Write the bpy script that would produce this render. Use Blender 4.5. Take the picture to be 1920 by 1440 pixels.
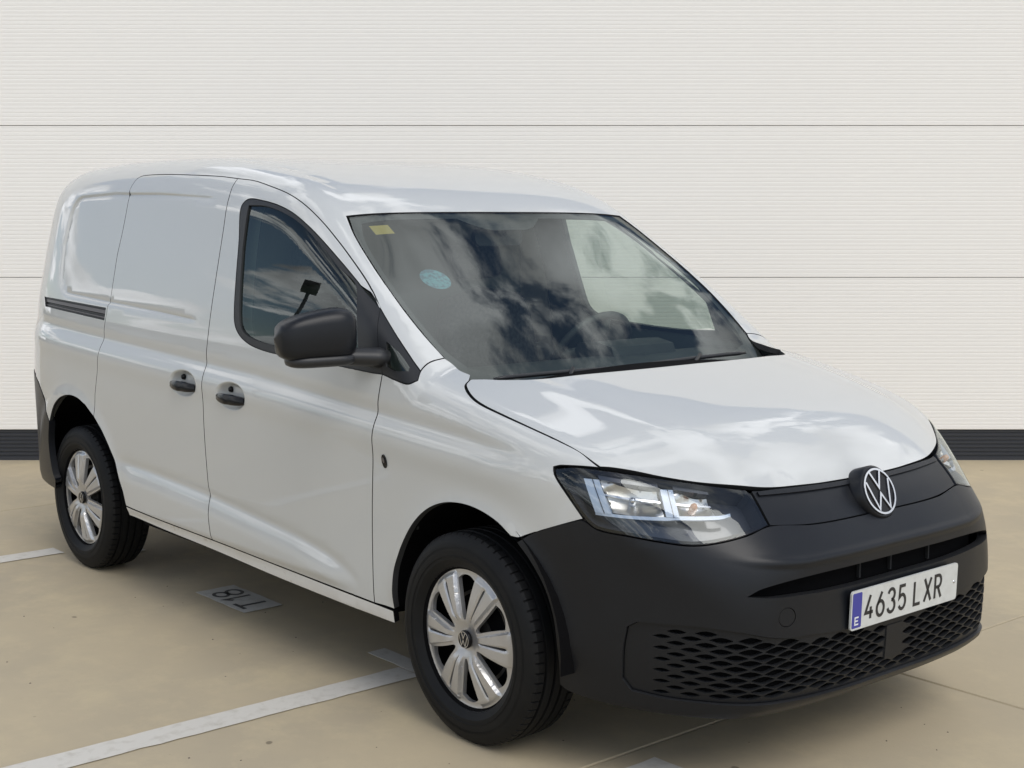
import bpy, math, random
import numpy as np
from mathutils import Vector, Matrix
from mathutils.geometry import delaunay_2d_cdt
rad=math.radians
random.seed(7); rng=np.random.default_rng(7)
for o in list(bpy.data.objects): bpy.data.objects.remove(o)
scn=bpy.context.scene; COL=scn.collection
# ---------------------------------------------------------------- camera
CAM=np.array([3.1691,-3.3670,1.5702]); YAW=rad(139.894); PITCH=rad(-6.8987)
cd=bpy.data.cameras.new('camera'); cam=bpy.data.objects.new('camera',cd); COL.objects.link(cam)
cam.location=CAM; cam.rotation_euler=(math.pi/2+PITCH,0,YAW-math.pi/2)
cd.sensor_width=36; cd.lens=36*2613.69/1920; cd.clip_start=.05; cd.clip_end=3000
scn.camera=cam
# ---------------------------------------------------------------- light
SUN=Vector((.64,-.10,.76)).normalized()
sd=bpy.data.lights.new('sun','SUN'); so=bpy.data.objects.new('sun',sd); COL.objects.link(so)
sd.energy=1.55; sd.angle=rad(38); sd.color=(1,.965,.91)
so.rotation_euler=SUN.to_track_quat('Z','Y').to_euler()
so.location=(6,-2,9)
w=bpy.data.worlds.new('World'); scn.world=w; w.use_nodes=True
nt=w.node_tree; nt.nodes.clear(); N=nt.nodes.new; L=nt.links.new
SKY_STRENGTH=.10
out=N('ShaderNodeOutputWorld'); bg=N('ShaderNodeBackground'); bg.inputs[1].default_value=SKY_STRENGTH
sky=N('ShaderNodeTexSky'); sky.sky_type='NISHITA'; sky.sun_disc=False
sky.sun_elevation=math.asin(SUN.z); sky.sun_rotation=math.atan2(SUN.x,SUN.y)
sky.air_density=1.0; sky.dust_density=.8; sky.ozone_density=1.5
tc=N('ShaderNodeTexCoord'); sp=N('ShaderNodeSeparateXYZ'); L(tc.outputs['Generated'],sp.inputs[0])
def M_(op,a,b=None,c=None):
    n=N('ShaderNodeMath'); n.operation=op
    for i,v in enumerate((a,b,c)):
        if v is None: continue
        if isinstance(v,(int,float)): n.inputs[i].default_value=v
        else: L(v,n.inputs[i])
    return n.outputs[0]
zz=M_('ADD',M_('MAXIMUM',sp.outputs[2],0.0),.30)
cx=N('ShaderNodeCombineXYZ'); L(M_('DIVIDE',sp.outputs[0],zz),cx.inputs[0]); L(M_('DIVIDE',sp.outputs[1],zz),cx.inputs[1]); cx.inputs[2].default_value=3.7
n1=N('ShaderNodeTexNoise'); n1.inputs['Scale'].default_value=2.5; n1.inputs['Detail'].default_value=12; n1.inputs['Roughness'].default_value=.60; n1.inputs['Distortion'].default_value=.35
L(cx.outputs[0],n1.inputs['Vector'])
n2=N('ShaderNodeTexNoise'); n2.inputs['Scale'].default_value=5; n2.inputs['Detail'].default_value=6
L(cx.outputs[0],n2.inputs['Vector'])
mr=N('ShaderNodeMapRange'); mr.interpolation_type='SMOOTHSTEP'; mr.inputs[1].default_value=.485; mr.inputs[2].default_value=.545; L(M_('ADD',n1.outputs[0],M_('MULTIPLY',M_('SUBTRACT',.4,M_('MINIMUM',M_('MAXIMUM',sp.outputs[2],0.0),.4)),.11)),mr.inputs[0])
mr2=N('ShaderNodeMapRange'); mr2.inputs[1].default_value=.36; mr2.inputs[2].default_value=.64; mr2.inputs[3].default_value=4.0; mr2.inputs[4].default_value=17.5; L(n2.outputs[0],mr2.inputs[0])
cc=N('ShaderNodeCombineXYZ'); L(M_('MULTIPLY',mr2.outputs[0],.985),cc.inputs[0]); L(mr2.outputs[0],cc.inputs[1]); L(M_('MULTIPLY',mr2.outputs[0],1.03),cc.inputs[2])
mx=N('ShaderNodeMix'); mx.data_type='RGBA'; L(mr.outputs[0],mx.inputs[0]); L(sky.outputs[0],mx.inputs[6]); L(cc.outputs[0],mx.inputs[7])
L(mx.outputs[2],bg.inputs[0]); L(bg.outputs[0],out.inputs[0])
scn.view_settings.view_transform='Standard'; scn.view_settings.look='None'
scn.view_settings.exposure=.10; scn.view_settings.gamma=1; scn.view_settings.use_curve_mapping=False
scn.render.engine='CYCLES'

# ---------------------------------------------------------------- materials
def mat(name,col,rough=.5,metal=0,coat=0,spec=.5,coatr=.03,noise=None,bump=None,ior=1.5,trans=0,alpha=1):
    m=bpy.data.materials.new(name); m.use_nodes=True; t=m.node_tree; b=t.nodes['Principled BSDF']
    b.inputs['Base Color'].default_value=(*col,1); b.inputs['Roughness'].default_value=rough; b.inputs['Metallic'].default_value=metal
    b.inputs['Coat Weight'].default_value=coat; b.inputs['Coat Roughness'].default_value=coatr; b.inputs['Specular IOR Level'].default_value=spec
    b.inputs['IOR'].default_value=ior; b.inputs['Transmission Weight'].default_value=trans
    tc=t.nodes.new('ShaderNodeTexCoord')
    if noise:
        sc,c2,lo,hi=noise[:4]
        n=t.nodes.new('ShaderNodeTexNoise'); n.inputs['Scale'].default_value=sc; n.inputs['Detail'].default_value=6; n.inputs['Roughness'].default_value=.6
        t.links.new(tc.outputs['Object'],n.inputs['Vector'])
        r=t.nodes.new('ShaderNodeMapRange'); r.inputs[1].default_value=lo; r.inputs[2].default_value=hi; t.links.new(n.outputs[0],r.inputs[0])
        x=t.nodes.new('ShaderNodeMix'); x.data_type='RGBA'; x.inputs[6].default_value=(*col,1); x.inputs[7].default_value=(*c2,1)
        t.links.new(r.outputs[0],x.inputs[0]); t.links.new(x.outputs[2],b.inputs['Base Color'])
    if bump:
        n=t.nodes.new('ShaderNodeTexNoise'); n.inputs['Scale'].default_value=bump[0]; n.inputs['Detail'].default_value=4
        t.links.new(tc.outputs['Object'],n.inputs['Vector'])
        u=t.nodes.new('ShaderNodeBump'); u.inputs['Strength'].default_value=bump[1]; u.inputs['Distance'].default_value=bump[2]
        t.links.new(n.outputs[0],u.inputs['Height']); t.links.new(u.outputs[0],b.inputs['Normal'])
    return m
PAINT=mat('white_paint',(.545,.558,.548),.4,coat=1,spec=.3,noise=(1.7,(.533,.545,.533),.35,.7))
PAINT.node_tree.nodes['Principled BSDF'].inputs['Coat IOR'].default_value=1.62; PAINT.node_tree.nodes['Principled BSDF'].inputs['Coat Roughness'].default_value=.02
SILLP=mat('dusty_white_paint',(.66,.655,.63),.45,coat=.5,noise=(14,(.36,.29,.21),.60,.74))
SEAM=mat('seam_dark',(.015,.016,.017),.8)
BLACKP=mat('charcoal_plastic',(.0060,.0070,.0095),.36,spec=.34,noise=(5,(.0075,.009,.012),.35,.7),bump=(900,.25,.0006))
TRIM=mat('trim_black',(.016,.017,.019),.45)
TRIMG=mat('trim_gloss_black',(.005,.005,.006),.18,spec=.25)
DARK=mat('inner_dark',(.003,.003,.0035),.9,spec=.1)
CABIN=mat('cabin_grey_plastic',(.030,.034,.034),.6,noise=(8,(.038,.042,.042),.4,.6))
CABINL=mat('cabin_light_trim',(.09,.105,.098),.7,noise=(3,(.11,.125,.12),.4,.6))
SEATM=mat('seat_cloth',(.025,.026,.03),.9,noise=(60,(.05,.05,.055),.4,.6))
RUBBER=mat('tyre_rubber',(.0055,.006,.0068),.58,spec=.22,noise=(9,(.009,.009,.009),.45,.75),bump=(120,.2,.0008))
SILVER=mat('wheel_silver',(.53,.53,.525),.30,metal=.6,coat=.3,coatr=.15,noise=(6,(.45,.44,.43),.4,.7))
CHROME=mat('chrome',(.58,.59,.61),.14,metal=1)
CHROMED=mat('reflector_chrome',(.60,.59,.56),.28,metal=1)
STEEL=mat('brake_steel',(.10,.095,.09),.5,metal=.7)
GREYM=mat('rail_metal',(.16,.15,.155),.38,metal=.6)
LAMPD=mat('lamp_housing',(.034,.038,.048),.22,coat=.6)
DRL=mat('lamp_light_guide',(.36,.43,.53),.18,coat=.7)
AMBER=mat('amber_bulb',(.42,.17,.06),.2,coat=.8)
REDL=mat('red_lens',(.10,.008,.010),.10,coat=1)
PLATEW=mat('plate_white',(.60,.615,.60),.4,coat=.3,noise=(30,(.54,.55,.53),.45,.7))
PLATEB=mat('plate_blue',(.035,.04,.30),.4,coat=.3)
INK=mat('plate_ink',(.018,.018,.020),.45)
WHITEI=mat('white_print',(.72,.73,.75),.4)
YEL=mat('yellow_sticker',(.33,.25,.035),.5)
TEAL=mat('teal_sticker',(.045,.22,.27),.45,noise=(70,(.02,.09,.14),.48,.56))
def glass(name,tint,ior,rough=0.0):
    m=bpy.data.materials.new(name); m.use_nodes=True; t=m.node_tree; t.nodes.clear()
    o=t.nodes.new('ShaderNodeOutputMaterial'); mixn=t.nodes.new('ShaderNodeMixShader'); tr=t.nodes.new('ShaderNodeBsdfTransparent'); gl=t.nodes.new('ShaderNodeBsdfGlossy'); f=t.nodes.new('ShaderNodeLayerWeight')
    f.inputs[0].default_value=.5; tr.inputs[0].default_value=(*tint,1); gl.inputs['Roughness'].default_value=rough; gl.inputs['Color'].default_value=(.95,1,.98,1)
    p=t.nodes.new('ShaderNodeMath'); p.operation='POWER'; t.links.new(f.outputs['Facing'],p.inputs[0]); p.inputs[1].default_value=5
    q=t.nodes.new('ShaderNodeMath'); q.operation='MULTIPLY_ADD'; t.links.new(p.outputs[0],q.inputs[0]); q.inputs[1].default_value=1-ior; q.inputs[2].default_value=ior
    t.links.new(q.outputs[0],mixn.inputs[0]); t.links.new(tr.outputs[0],mixn.inputs[1]); t.links.new(gl.outputs[0],mixn.inputs[2]); t.links.new(mixn.outputs[0],o.inputs[0])
    return m
WSG=glass('windscreen_glass',(.74,.80,.75),.075)
SDG=glass('side_glass',(.50,.56,.52),.085)
LENS=glass('headlight_lens',(.93,.95,.97),.045)

# ---------------------------------------------------------------- body surface (implicit, smooth)
HND=((-1.700,.932),(-1.341,.917))
def smt(xs,ys,sig,lo,hi,n=1500):
    X=np.linspace(lo,hi,n); h=X[1]-X[0]
    Y=np.interp(X,xs,ys)
    # linear extrapolation
    Y=np.where(X<xs[0],ys[0]+(X-xs[0])*(ys[1]-ys[0])/(xs[1]-xs[0]),Y)
    Y=np.where(X>xs[-1],ys[-1]+(X-xs[-1])*(ys[-1]-ys[-2])/(xs[-1]-xs[-2]),Y)
    m=int(3*sig/h)+1; k=np.exp(-.5*((np.arange(-m,m+1)*h)/sig)**2); k/=k.sum()
    Yp=np.concatenate([Y[0]+(np.arange(-m,0))*(Y[1]-Y[0]),Y,Y[-1]+(np.arange(1,m+1))*(Y[-1]-Y[-2])])
    return X,np.convolve(Yp,k,'valid')
def smax(a,b,k):
    h=np.clip(.5+.5*(a-b)/k,0,1)
    return b+(a-b)*h+k*h*(1-h)
def sstep(a,b,x):
    t=np.clip((x-a)/(b-a),0,1); return t*t*(3-2*t)
KEY={
 'W0':([.15,.25,.36,.5,.7,.85,.95,1.05,1.2,1.4,1.6,1.8,1.95],[.86,.888,.90,.90,.905,.909,.905,.893,.871,.830,.784,.738,.70]),
 'front' : ([-0.6, -0.2, 0.1, 0.3, 0.5, 0.7, 0.9], [0.001, 0.005, 0.0078, 0.0197, 0.0681, 0.1784, 0.3231]) ,
 'rear' : ([-3.6, -3.5, -3.4, -3.3, -3.1, -2.9, -2.6, -2.3], [0.2453, 0.1639, 0.1041, 0.0521, 0.0098, -0.0039, -0.0046, -0.0016]) ,
 'roof' : ([-3.8, -3.6, -3.4, -3.1, -2.7, -2.3, -1.9, -1.6, -1.4, -1.2, -1.05, -0.93, -0.5, -0.13], [1.6055, 1.7096, 1.7557, 1.7948, 1.8121, 1.8133, 1.8074, 1.7794, 1.7484, 1.7097, 1.6558, 1.5815, 1.2927, 1.0183]) ,
 'hood' : ([-0.3, -0.13, 0.1, 0.3, 0.45, 0.55, 0.65, 0.75, 0.85, 0.95], [1.1675, 1.135, 1.0917, 1.047, 1.0064, 0.9738, 0.9134, 0.8237, 0.7142, 0.6189]) ,
 'Fz' : ([0.15, 0.2, 0.25, 0.3, 0.4, 0.45, 0.5, 0.6, 0.66, 0.7, 0.75, 0.8, 0.9], [0.756, 0.8345, 0.8869, 0.901, 0.905, 0.901, 0.9009, 0.8946, 0.8977, 0.8963, 0.8789, 0.864, 0.8006]) ,
 'P' : ([0.0, 0.2, 0.4, 0.5, 0.6, 0.7, 0.8, 0.86, 0.95], [0.0075, 0.0043, 0.0152, 0.0347, 0.061, 0.1258, 0.2674, 0.4151, 0.6931]) ,
 'Fz':([.15,.2,.25,.3,.4,.5,.6,.627,.641,.650,.659,.73,.80,.9],[.756,.8345,.887,.901,.905,.901,.895,.894,.904,.904,.893,.853,.824,.765]),
 'hs':([0,.3,.46,.55,.62,.7,.8,1],[0,.005,.018,.046,.080,.112,.14,.17]),
 'ramp':([-.3,-.075,-.07,0,.005,.3],[1,1,1,0,0,0]),
 'rb':([.2,.5,1,1.3,1.6,1.8],[-3.6,-3.6,-3.58,-3.52,-3.44,-3.36]),
}
class Body:
    def __init__(s,K=KEY,fold=True):
        sg={'W0':.05,'front':.07,'rear':.07,'roof':.07,'hood':.05,'Fz':.0035,'Fz_old':.02,'P':.05,'rb':.05,'ramp':.007,'hs':.04}
        rg={'W0':(0,2.2),'front':(-4,1.6),'rear':(-4,1.6),'roof':(-4.2,1.),'hood':(-1,1.6),'Fz':(0,2.2),'Fz_old':(0,2.2),'P':(-1.2,1.2),'rb':(0,2.2),'ramp':(-1.2,2.2),'hs':(-.5,1.5)}
        s.t={}
        for k,v_ in K.items():
            if k=='cr': continue
            x,y=v_
            if k=='P':
                x=list(-np.array(x[:0:-1]))+list(x); y=list(y[:0:-1])+list(y)
            s.t[k]=smt(x,y,sg[k],*rg[k])
        s.cr=K.get('cr',[.0,.0808,.0516,.2202])
        s.fold=fold
    LC=smt([-2.5,-2.03,-1.54,-.92,-.70,-.56,-.45],[.55,.541,.517,.464,.428,.38,.31],.05,-3,0,400)
    def f(s,k,x): return np.interp(x,*s.t[k])
    def zline(s,x): return np.interp(x,[-3.3,-2.4,-1.2,-.45,0,.27,.5],[1.092,1.053,1.004,.951,.921,.896,.86])
    def W(s,x,z):
        w=s.f('W0',z)-s.f('front',x)*(1-.0*z)-s.f('rear',x)
        if s.fold:
            q=z-s.zline(x)
            fade=sstep(-3.45,-3.2,x)*(1-sstep(.1,.45,x))
            # concave line: below it bulges outward
            w=w+fade*(.009*np.exp(-((q+.075)/.05)**2)-.007*np.exp(-(q/.026)**2))
            zc=np.interp(x,*s.LC)
            f2=sstep(-2.42,-2.15,x)*np.clip((zc-.372)/.06,0,1)
            d=z-zc
            rp=s.f('ramp',d); w=w+f2*.014*rp*sstep(.328,.372,z) - f2*.005*np.exp(-((d-.004)/.022)**2)
            # stamped panel recess
            zt=np.interp(x,[-2.95,-2.53,-2.12,-1.65],[1.650,1.664,1.658,1.636]); zb=np.interp(x,[-2.91,-2.4,-1.97,-1.66],[1.222,1.199,1.185,1.170])
            xl=np.interp(z,[1.2,1.44,1.6],[-2.93,-2.975,-2.955])
            r=smax(smax(z-zt,zb-z,.02),xl-x,.10)
            w=w-.0075*(1-sstep(-.008,.003,r))*(1-sstep(-2.45,-1.62,x))-.0045*np.exp(-((r+.004)/.007)**2)*(1-sstep(-1.72,-1.63,x))
            for hx,hz in HND:
                q2=((x-hx)/.108)**2+((z-hz)/.052)**2
                w=w-.030*(1-sstep(.30,1.0,q2))
        # arch flares
        for cx,cz,r in ((.02,.34,.365),(-2.745,.34,.43)):
            rr=np.hypot(x-cx,(z-cz))-r
            w=w+.012*np.exp(-(np.maximum(rr,0)/.045)**2)*sstep(.3,.4,z)
        return w
    def T(s,x,y):
        ws=sstep(-1.1,-.6,x)
        tg=s.f('roof',x+ws*s.cr[2]*y*y)-s.cr[0]*y*y-.03*(np.abs(y)/.75)**6*(1-ws)-s.fold*.006*np.exp(-((np.abs(y)-.585)/.016)**2)*(1-sstep(-1.25,-.98,x))*sstep(-3.2,-3.0,x)
        th=s.f('hood',x+s.f('hs',np.abs(y)))-s.cr[1]*y*y
        if s.fold:
            # bonnet power creases
            yc=np.interp(x,[-.1,.8],[.60,.47]); a=np.abs(y)
            th=th+.004*np.exp(-((a-yc-.03)/.045)**2)*sstep(-.15,.1,x)*(1-sstep(.30,.70,x))
        return smax(tg,th,.012)
    def F(s,y,z): return s.f('Fz',z-np.interp(np.abs(y),[.40,.494,.559,.636,.72,.9],[0,.008,.017,.036,.036,.028])*(sstep(.56,.62,z)))-s.f('P',y)*(1+.45*sstep(.64,.74,z)*(1-sstep(.66,.80,np.abs(y))))
    def G(s,P):
        x,y,z=P[...,0],P[...,1],P[...,2]
        h=1e-3
        w=s.W(x,z); side=(np.abs(y)-w)/np.sqrt(1+((s.f('W0',z+h)-s.f('W0',z-h))/(2*h))**2+((s.f('front',x+h)-s.f('front',x-h))/(2*h))**2+((s.f('rear',x+h)-s.f('rear',x-h))/(2*h))**2)
        t=s.T(x,y); tx=(s.T(x+h,y)-s.T(x-h,y))/(2*h)
        top=(z-t)/np.sqrt(1+tx*tx)
        fr=s.F(y,z); fx=(s.f('P',y+h)-s.f('P',y-h))/(2*h)
        front=(x-fr)/np.sqrt(1+fx*fx)
        rear=(s.f('rb',z)-.0+.12*0+ .25*np.abs(y)**4 - x)
        krf=np.interp(x,[-3.5,-1.6,-1.0,-.5,0,.5],[.16,.16,.12,.09,.08,.10])
        g=smax(top,side,krf)
        g=smax(g,rear,.12)
        g=smax(g,front,.05)
        g=smax(g,np.interp(x,[-3.4,-2.9,-2.4,-.5,.3,.5,.75,.85],[.34,.28,.275,.262,.225,.215,.21,.19])-z,.03)
        return g
    def N(s,P,h=2e-3):
        g=[]
        for i in range(3):
            d=np.zeros(3);d[i]=h
            g.append(s.G(P+d)-s.G(P-d))
        n=np.stack(g,-1); return n/np.linalg.norm(n,axis=-1,keepdims=True)
    def march(s,O,D,t0,t1,n=500):
        # first crossing from outside along O+tD. O,D (...,3). returns t or nan
        ts=np.linspace(t0,t1,n)
        P=O[:,None,:]+D[:,None,:]*ts[None,:,None]
        g=s.G(P)
        neg=g<0; i=neg.argmax(1); ok=neg.any(1)&(i>0)
        j=np.where(ok,i,1); r=np.arange(len(g))
        a=ts[j-1]; b=ts[j]
        for _ in range(22):
            m=(a+b)/2; gm=s.G(O+D*m[:,None]); a=np.where(gm>0,m,a); b=np.where(gm>0,b,m)
        return np.where(ok,(a+b)/2,np.nan), g.min(1)
B=Body()
BWS=Body({k:((v[0],list(np.array(v[1])-.6)) if k=='hood' else v) for k,v in KEY.items()})
def z0(x): return np.interp(x,[-.6,.3],[1.0,.62])
SC=.9
def marchin(O,D,t0,t1,n):
    ts=np.linspace(t0,t1,n); m=len(O); lo=np.full(m,t0); hi=np.full(m,t1); found=np.zeros(m,bool)
    prev=np.full(m,t0)
    act=np.arange(m)
    for k in range(1,n):
        g=B.G(O[act]+D[act]*ts[k])
        neg=g<0
        idx=act[neg]; lo[idx]=ts[k-1]; hi[idx]=ts[k]; found[idx]=True
        act=act[~neg]
        if len(act)==0: break
    for _ in range(18):
        mid=(lo+hi)/2; g=B.G(O+D*mid[:,None]); lo=np.where(g>0,mid,lo); hi=np.where(g>0,hi,mid)
    return O+D*((lo+hi)/2)[:,None]
def surf(a,b,proj):
    a=np.asarray(a,float); b=np.asarray(b,float); z=np.zeros_like(a); o=np.ones_like(a)
    if proj=='sec':
        th=b/SC; D=np.stack([z,-np.sin(th),np.cos(th)],-1); O=np.stack([a,z,z0(a)],-1)
        return marchin(O+D*1.35,-D,0,1.25,64)
    if proj=='top':
        return marchin(np.stack([a,b,z+1.9],-1),np.stack([z,z,-o],-1),0,1.6,80)
    if proj=='front':
        D=np.stack([np.cos(a),-np.sin(a),z],-1); O=np.stack([z-.1,z,b],-1)
        return marchin(O+D*1.25,-D,0,1.0,60)
    if proj=='rear':
        return marchin(np.stack([z-3.9,a,b],-1),np.stack([o,z,z],-1),0,1.2,50)
def p2(P,proj):
    P=np.asarray(P,float)
    if proj=='sec': return np.stack([P[:,0],SC*np.arctan2(-P[:,1],P[:,2]-z0(P[:,0]))],1)
    if proj=='top': return P[:,:2].copy()
    if proj=='front': return np.stack([np.arctan2(-P[:,1],P[:,0]+.1),P[:,2]],1)
    if proj=='rear': return P[:,1:3].copy()
def resample(poly,h,corner=28,closed=True):
    P=np.asarray(poly,float); n=len(P); out=[]
    def ang(i):
        if not closed and i in (0,n-1): return 180
        u=P[i]-P[i-1]; v=P[(i+1)%n]-P[i]
        return abs(math.degrees(math.atan2(u[0]*v[1]-u[1]*v[0],u@v)))
    A=[ang(i) for i in range(n)]
    for i in range(n if closed else n-1):
        p1,p2_=P[i],P[(i+1)%n]; L_=np.linalg.norm(p2_-p1)
        if L_<1e-6: continue
        k=max(1,int(math.ceil(L_/h)))
        m1=(p2_-P[i-1])/2 if A[i]<corner else None
        m2=(P[(i+2)%n]-p1)/2 if A[(i+1)%n]<corner else None
        d=p2_-p1
        if m1 is not None: m1=m1/max(np.linalg.norm(m1),1e-9)*L_
        if m2 is not None: m2=m2/max(np.linalg.norm(m2),1e-9)*L_
        m1=d if m1 is None else m1; m2=d if m2 is None else m2
        for j in range(k):
            t=j/k; out.append((2*t**3-3*t*t+1)*p1+(t**3-2*t*t+t)*m1+(-2*t**3+3*t*t)*p2_+(t**3-t*t)*m2)
    if not closed: out.append(P[-1])
    return np.array(out)
def dens3(L_,h=.02):
    P=np.array(L_,float)
    if len(P)<3: 
        k=max(1,int(np.linalg.norm(P[1]-P[0])/h)) if len(P)==2 else 0
        return [P[0]+(P[1]-P[0])*j/k for j in range(k+1)] if k else list(P)
    out=[]; n=len(P)
    for i in range(n-1):
        a,b=P[i],P[i+1]; d=b-a; l=np.linalg.norm(d)
        if l<1e-6: continue
        m1=(b-P[i-1]) if i>0 else d; m2=(P[i+2]-a) if i<n-2 else d
        def okc(m,dd): return m@dd>.75*np.linalg.norm(m)*np.linalg.norm(dd)
        m1=m1/np.linalg.norm(m1)*l if okc(m1,d) else d; m2=m2/np.linalg.norm(m2)*l if okc(m2,d) else d
        k=max(1,int(math.ceil(l/h)))
        for j in range(k):
            t=j/k; out.append((2*t**3-3*t*t+1)*a+(t**3-2*t*t+t)*m1+(-2*t**3+3*t*t)*b+(t**3-t*t)*m2)
    out.append(P[-1]); return out
def area(P): x,y=P[:,0],P[:,1]; return .5*np.sum(x*np.roll(y,-1)-y*np.roll(x,-1))
def inset(P,g):
    if g==0: return P
    s=1 if area(P)>0 else -1
    e=np.roll(P,-1,0)-P; e/=np.linalg.norm(e,axis=1,keepdims=True)+1e-12
    n=np.stack([-e[:,1],e[:,0]],1)*s
    nn=n+np.roll(n,1,0); l=np.linalg.norm(nn,axis=1,keepdims=True); nn=nn/np.maximum(l,.5)
    c=np.clip((nn*n).sum(1,keepdims=True),.5,1)
    return P+nn*g/c
def pip(Q,P):
    r=np.zeros(len(Q),bool); x,y=Q[:,0],Q[:,1]
    x1,y1=P[:,0],P[:,1]; x2,y2=np.roll(x1,-1),np.roll(y1,-1)
    for i in range(len(P)):
        if y1[i]==y2[i]: continue
        c=((y1[i]>y)!=(y2[i]>y))&(x<(x2[i]-x1[i])*(y-y1[i])/(y2[i]-y1[i])+x1[i]); r^=c
    return r
def tri2d(loops,h,extra=None):
    V=[];Eg=[];
    for lp in loops:
        s=len(V); V+=list(map(tuple,lp)); Eg+=[(s+i,s+(i+1)%len(lp)) for i in range(len(lp))]
    nb=len(V)
    lo=loops[0].min(0); hi=loops[0].max(0)
    hy=h*.866; ys=np.arange(lo[1]+hy/2,hi[1],hy); G_=[]
    for k,yy in enumerate(ys):
        xs=np.arange(lo[0]+(h/2 if k%2 else 0),hi[0],h); G_.append(np.stack([xs,np.full_like(xs,yy)],1))
    G_=np.concatenate(G_) if G_ else np.zeros((0,2))
    BP=np.array(V)
    if extra is not None and len(extra):
        ex=np.asarray(extra)
        if len(G_):
            keep=np.ones(len(G_),bool)
            for s in range(0,len(ex),400):
                keep&=(((G_[:,None]-ex[None,s:s+400])**2).sum(-1).min(1)>(h*.35)**2)
            G_=G_[keep]
        ins=pip(ex,loops[0])
        for lp in loops[1:]: ins&=~pip(ex,lp)
        ex=ex[ins]
        if len(ex):
            d=np.min([((ex-bp)**2).sum(1) for bp in BP],axis=0); ex=ex[d>.0012**2]
    else: ex=np.zeros((0,2))
    if len(G_):
        ins=pip(G_,loops[0])
        for lp in loops[1:]: ins&=~pip(G_,lp)
        G_=G_[ins]
        if len(G_):
            d=np.full(len(G_),9.)
            for s in range(0,len(BP),300): d=np.minimum(d,((G_[:,None]-BP[None,s:s+300])**2).sum(-1).min(1))
            G_=G_[d>(h*.45)**2]
    allp=V+list(map(tuple,ex))+list(map(tuple,G_))
    vo,eo,fo,ov,oe,of=delaunay_2d_cdt([Vector(p) for p in allp],Eg,[],0,1e-7)
    VO=np.array([tuple(v) for v in vo]); F=np.array([f for f in fo if len(f)==3])
    c=VO[F].mean(1); ins=pip(c,loops[0])
    for lp in loops[1:]: ins&=~pip(c,lp)
    F=F[ins]
    return VO,F
def link(o,parent=None,mats=()):
    COL.objects.link(o)
    if parent is not None: o.parent=parent
    for m in mats: o.data.materials.append(m)
    return o
def fliptest(P,F,Nn):
    a=P[F[:,1]]-P[F[:,0]]; b=P[F[:,2]]-P[F[:,0]]; n=np.cross(a,b)
    return (n*Nn[F].mean(1)).sum(1)<0
def mkmesh(name,V,F,loopn,fmat):
    me=bpy.data.meshes.new(name); me.from_pydata([tuple(v) for v in V],[],[tuple(f) for f in F]); 
    me.polygons.foreach_set('use_smooth',[True]*len(me.polygons)); me.polygons.foreach_set('material_index',fmat)
    me.update()
    if loopn is not None: me.normals_split_custom_set([tuple(x) for x in loopn])
    return me
def panel(name,parent,poly,proj,m,h=.016,holes=(),off=0,fl=.012,fm=None,extra=None,gap=.0022,hgap=0,both=False,fine=None,label=None,hfl=None,raw=False,smoothn=True):
    """patch of the body surface; poly given as 3D points (projected) or raw 2D"""
    fm=fm or SEAM
    P=resample(poly if raw else p2(poly,proj),fine or h*.8); P=inset(P,gap); loops=[P]
    for q in holes:
        q=resample(q if raw else p2(q,proj),(fine or h*.8)); loops.append(inset(q,-hgap))
    V2,F=tri2d(loops,h,extra)
    S=surf(V2[:,0],V2[:,1],proj); Nn=B.N(S)
    o_=off(V2[:,0],V2[:,1]) if callable(off) else np.full(len(S),off)
    Q=S+Nn*o_[:,None]
    fl_=fliptest(Q,F,Nn); F=F.copy(); F[fl_]=F[fl_][:,::-1]
    VV=list(Q); FF=[tuple(f) for f in F]; FM=[0]*len(FF)
    LN=[Nn[i] for f in F for i in f]
    if callable(off) or not smoothn: LN=None
    # flange
    fset={}
    for f in F:
        for i in range(3):
            e=(f[i],f[(i+1)%3]); fset[e]=1
    be=[e for e in fset if (e[1],e[0]) not in fset]
    if fl:
        base={}
        for a,b in be:
            for i in (a,b):
                if i not in base: base[i]=len(VV); VV.append(Q[i]); 
        low={}
        for i in list(base): low[i]=len(VV); VV.append(Q[i]-Nn[i]*fl)
        for a,b in be:
            FF.append((base[b],base[a],low[a],low[b])); FM.append(1)
            if LN is not None:
                t=Q[b]-Q[a]; n=np.cross(t,Nn[a]); n/=np.linalg.norm(n)+1e-12
                LN+= [n,n,n,n]
    VV=np.array(VV)
    me=mkmesh(name,VV,FF,LN,FM); o=link(bpy.data.objects.new(name,me),parent,(m,fm))
    if label: o['label']=label
    if both:
        VM=VV*np.array([1,-1,1]); 
        FFm=[tuple(reversed(f)) for f in FF]; LNm=None
        if LN is not None:
            LNm=[];k=0
            for f in FF:
                q=[LN[k+i]*np.array([1,-1,1]) for i in range(len(f))]; LNm+=q[::-1]; k+=len(f)
        me2=mkmesh(name,VM,FFm,LNm,FM); o2=link(bpy.data.objects.new(name,me2),parent,(m,fm))
        return o,o2
    return o
def rawmesh(name,V,F,m,parent=None,smooth=False,auto=None):
    me=bpy.data.meshes.new(name); me.from_pydata([tuple(v) for v in V],[],[tuple(f) for f in F]); me.validate()
    me.polygons.foreach_set('use_smooth',[bool(smooth)]*len(me.polygons)); me.update()
    if auto: me.set_sharp_from_angle(angle=rad(auto))
    ms=m if isinstance(m,(list,tuple)) else (m,)
    return link(bpy.data.objects.new(name,me),parent,ms)
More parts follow.
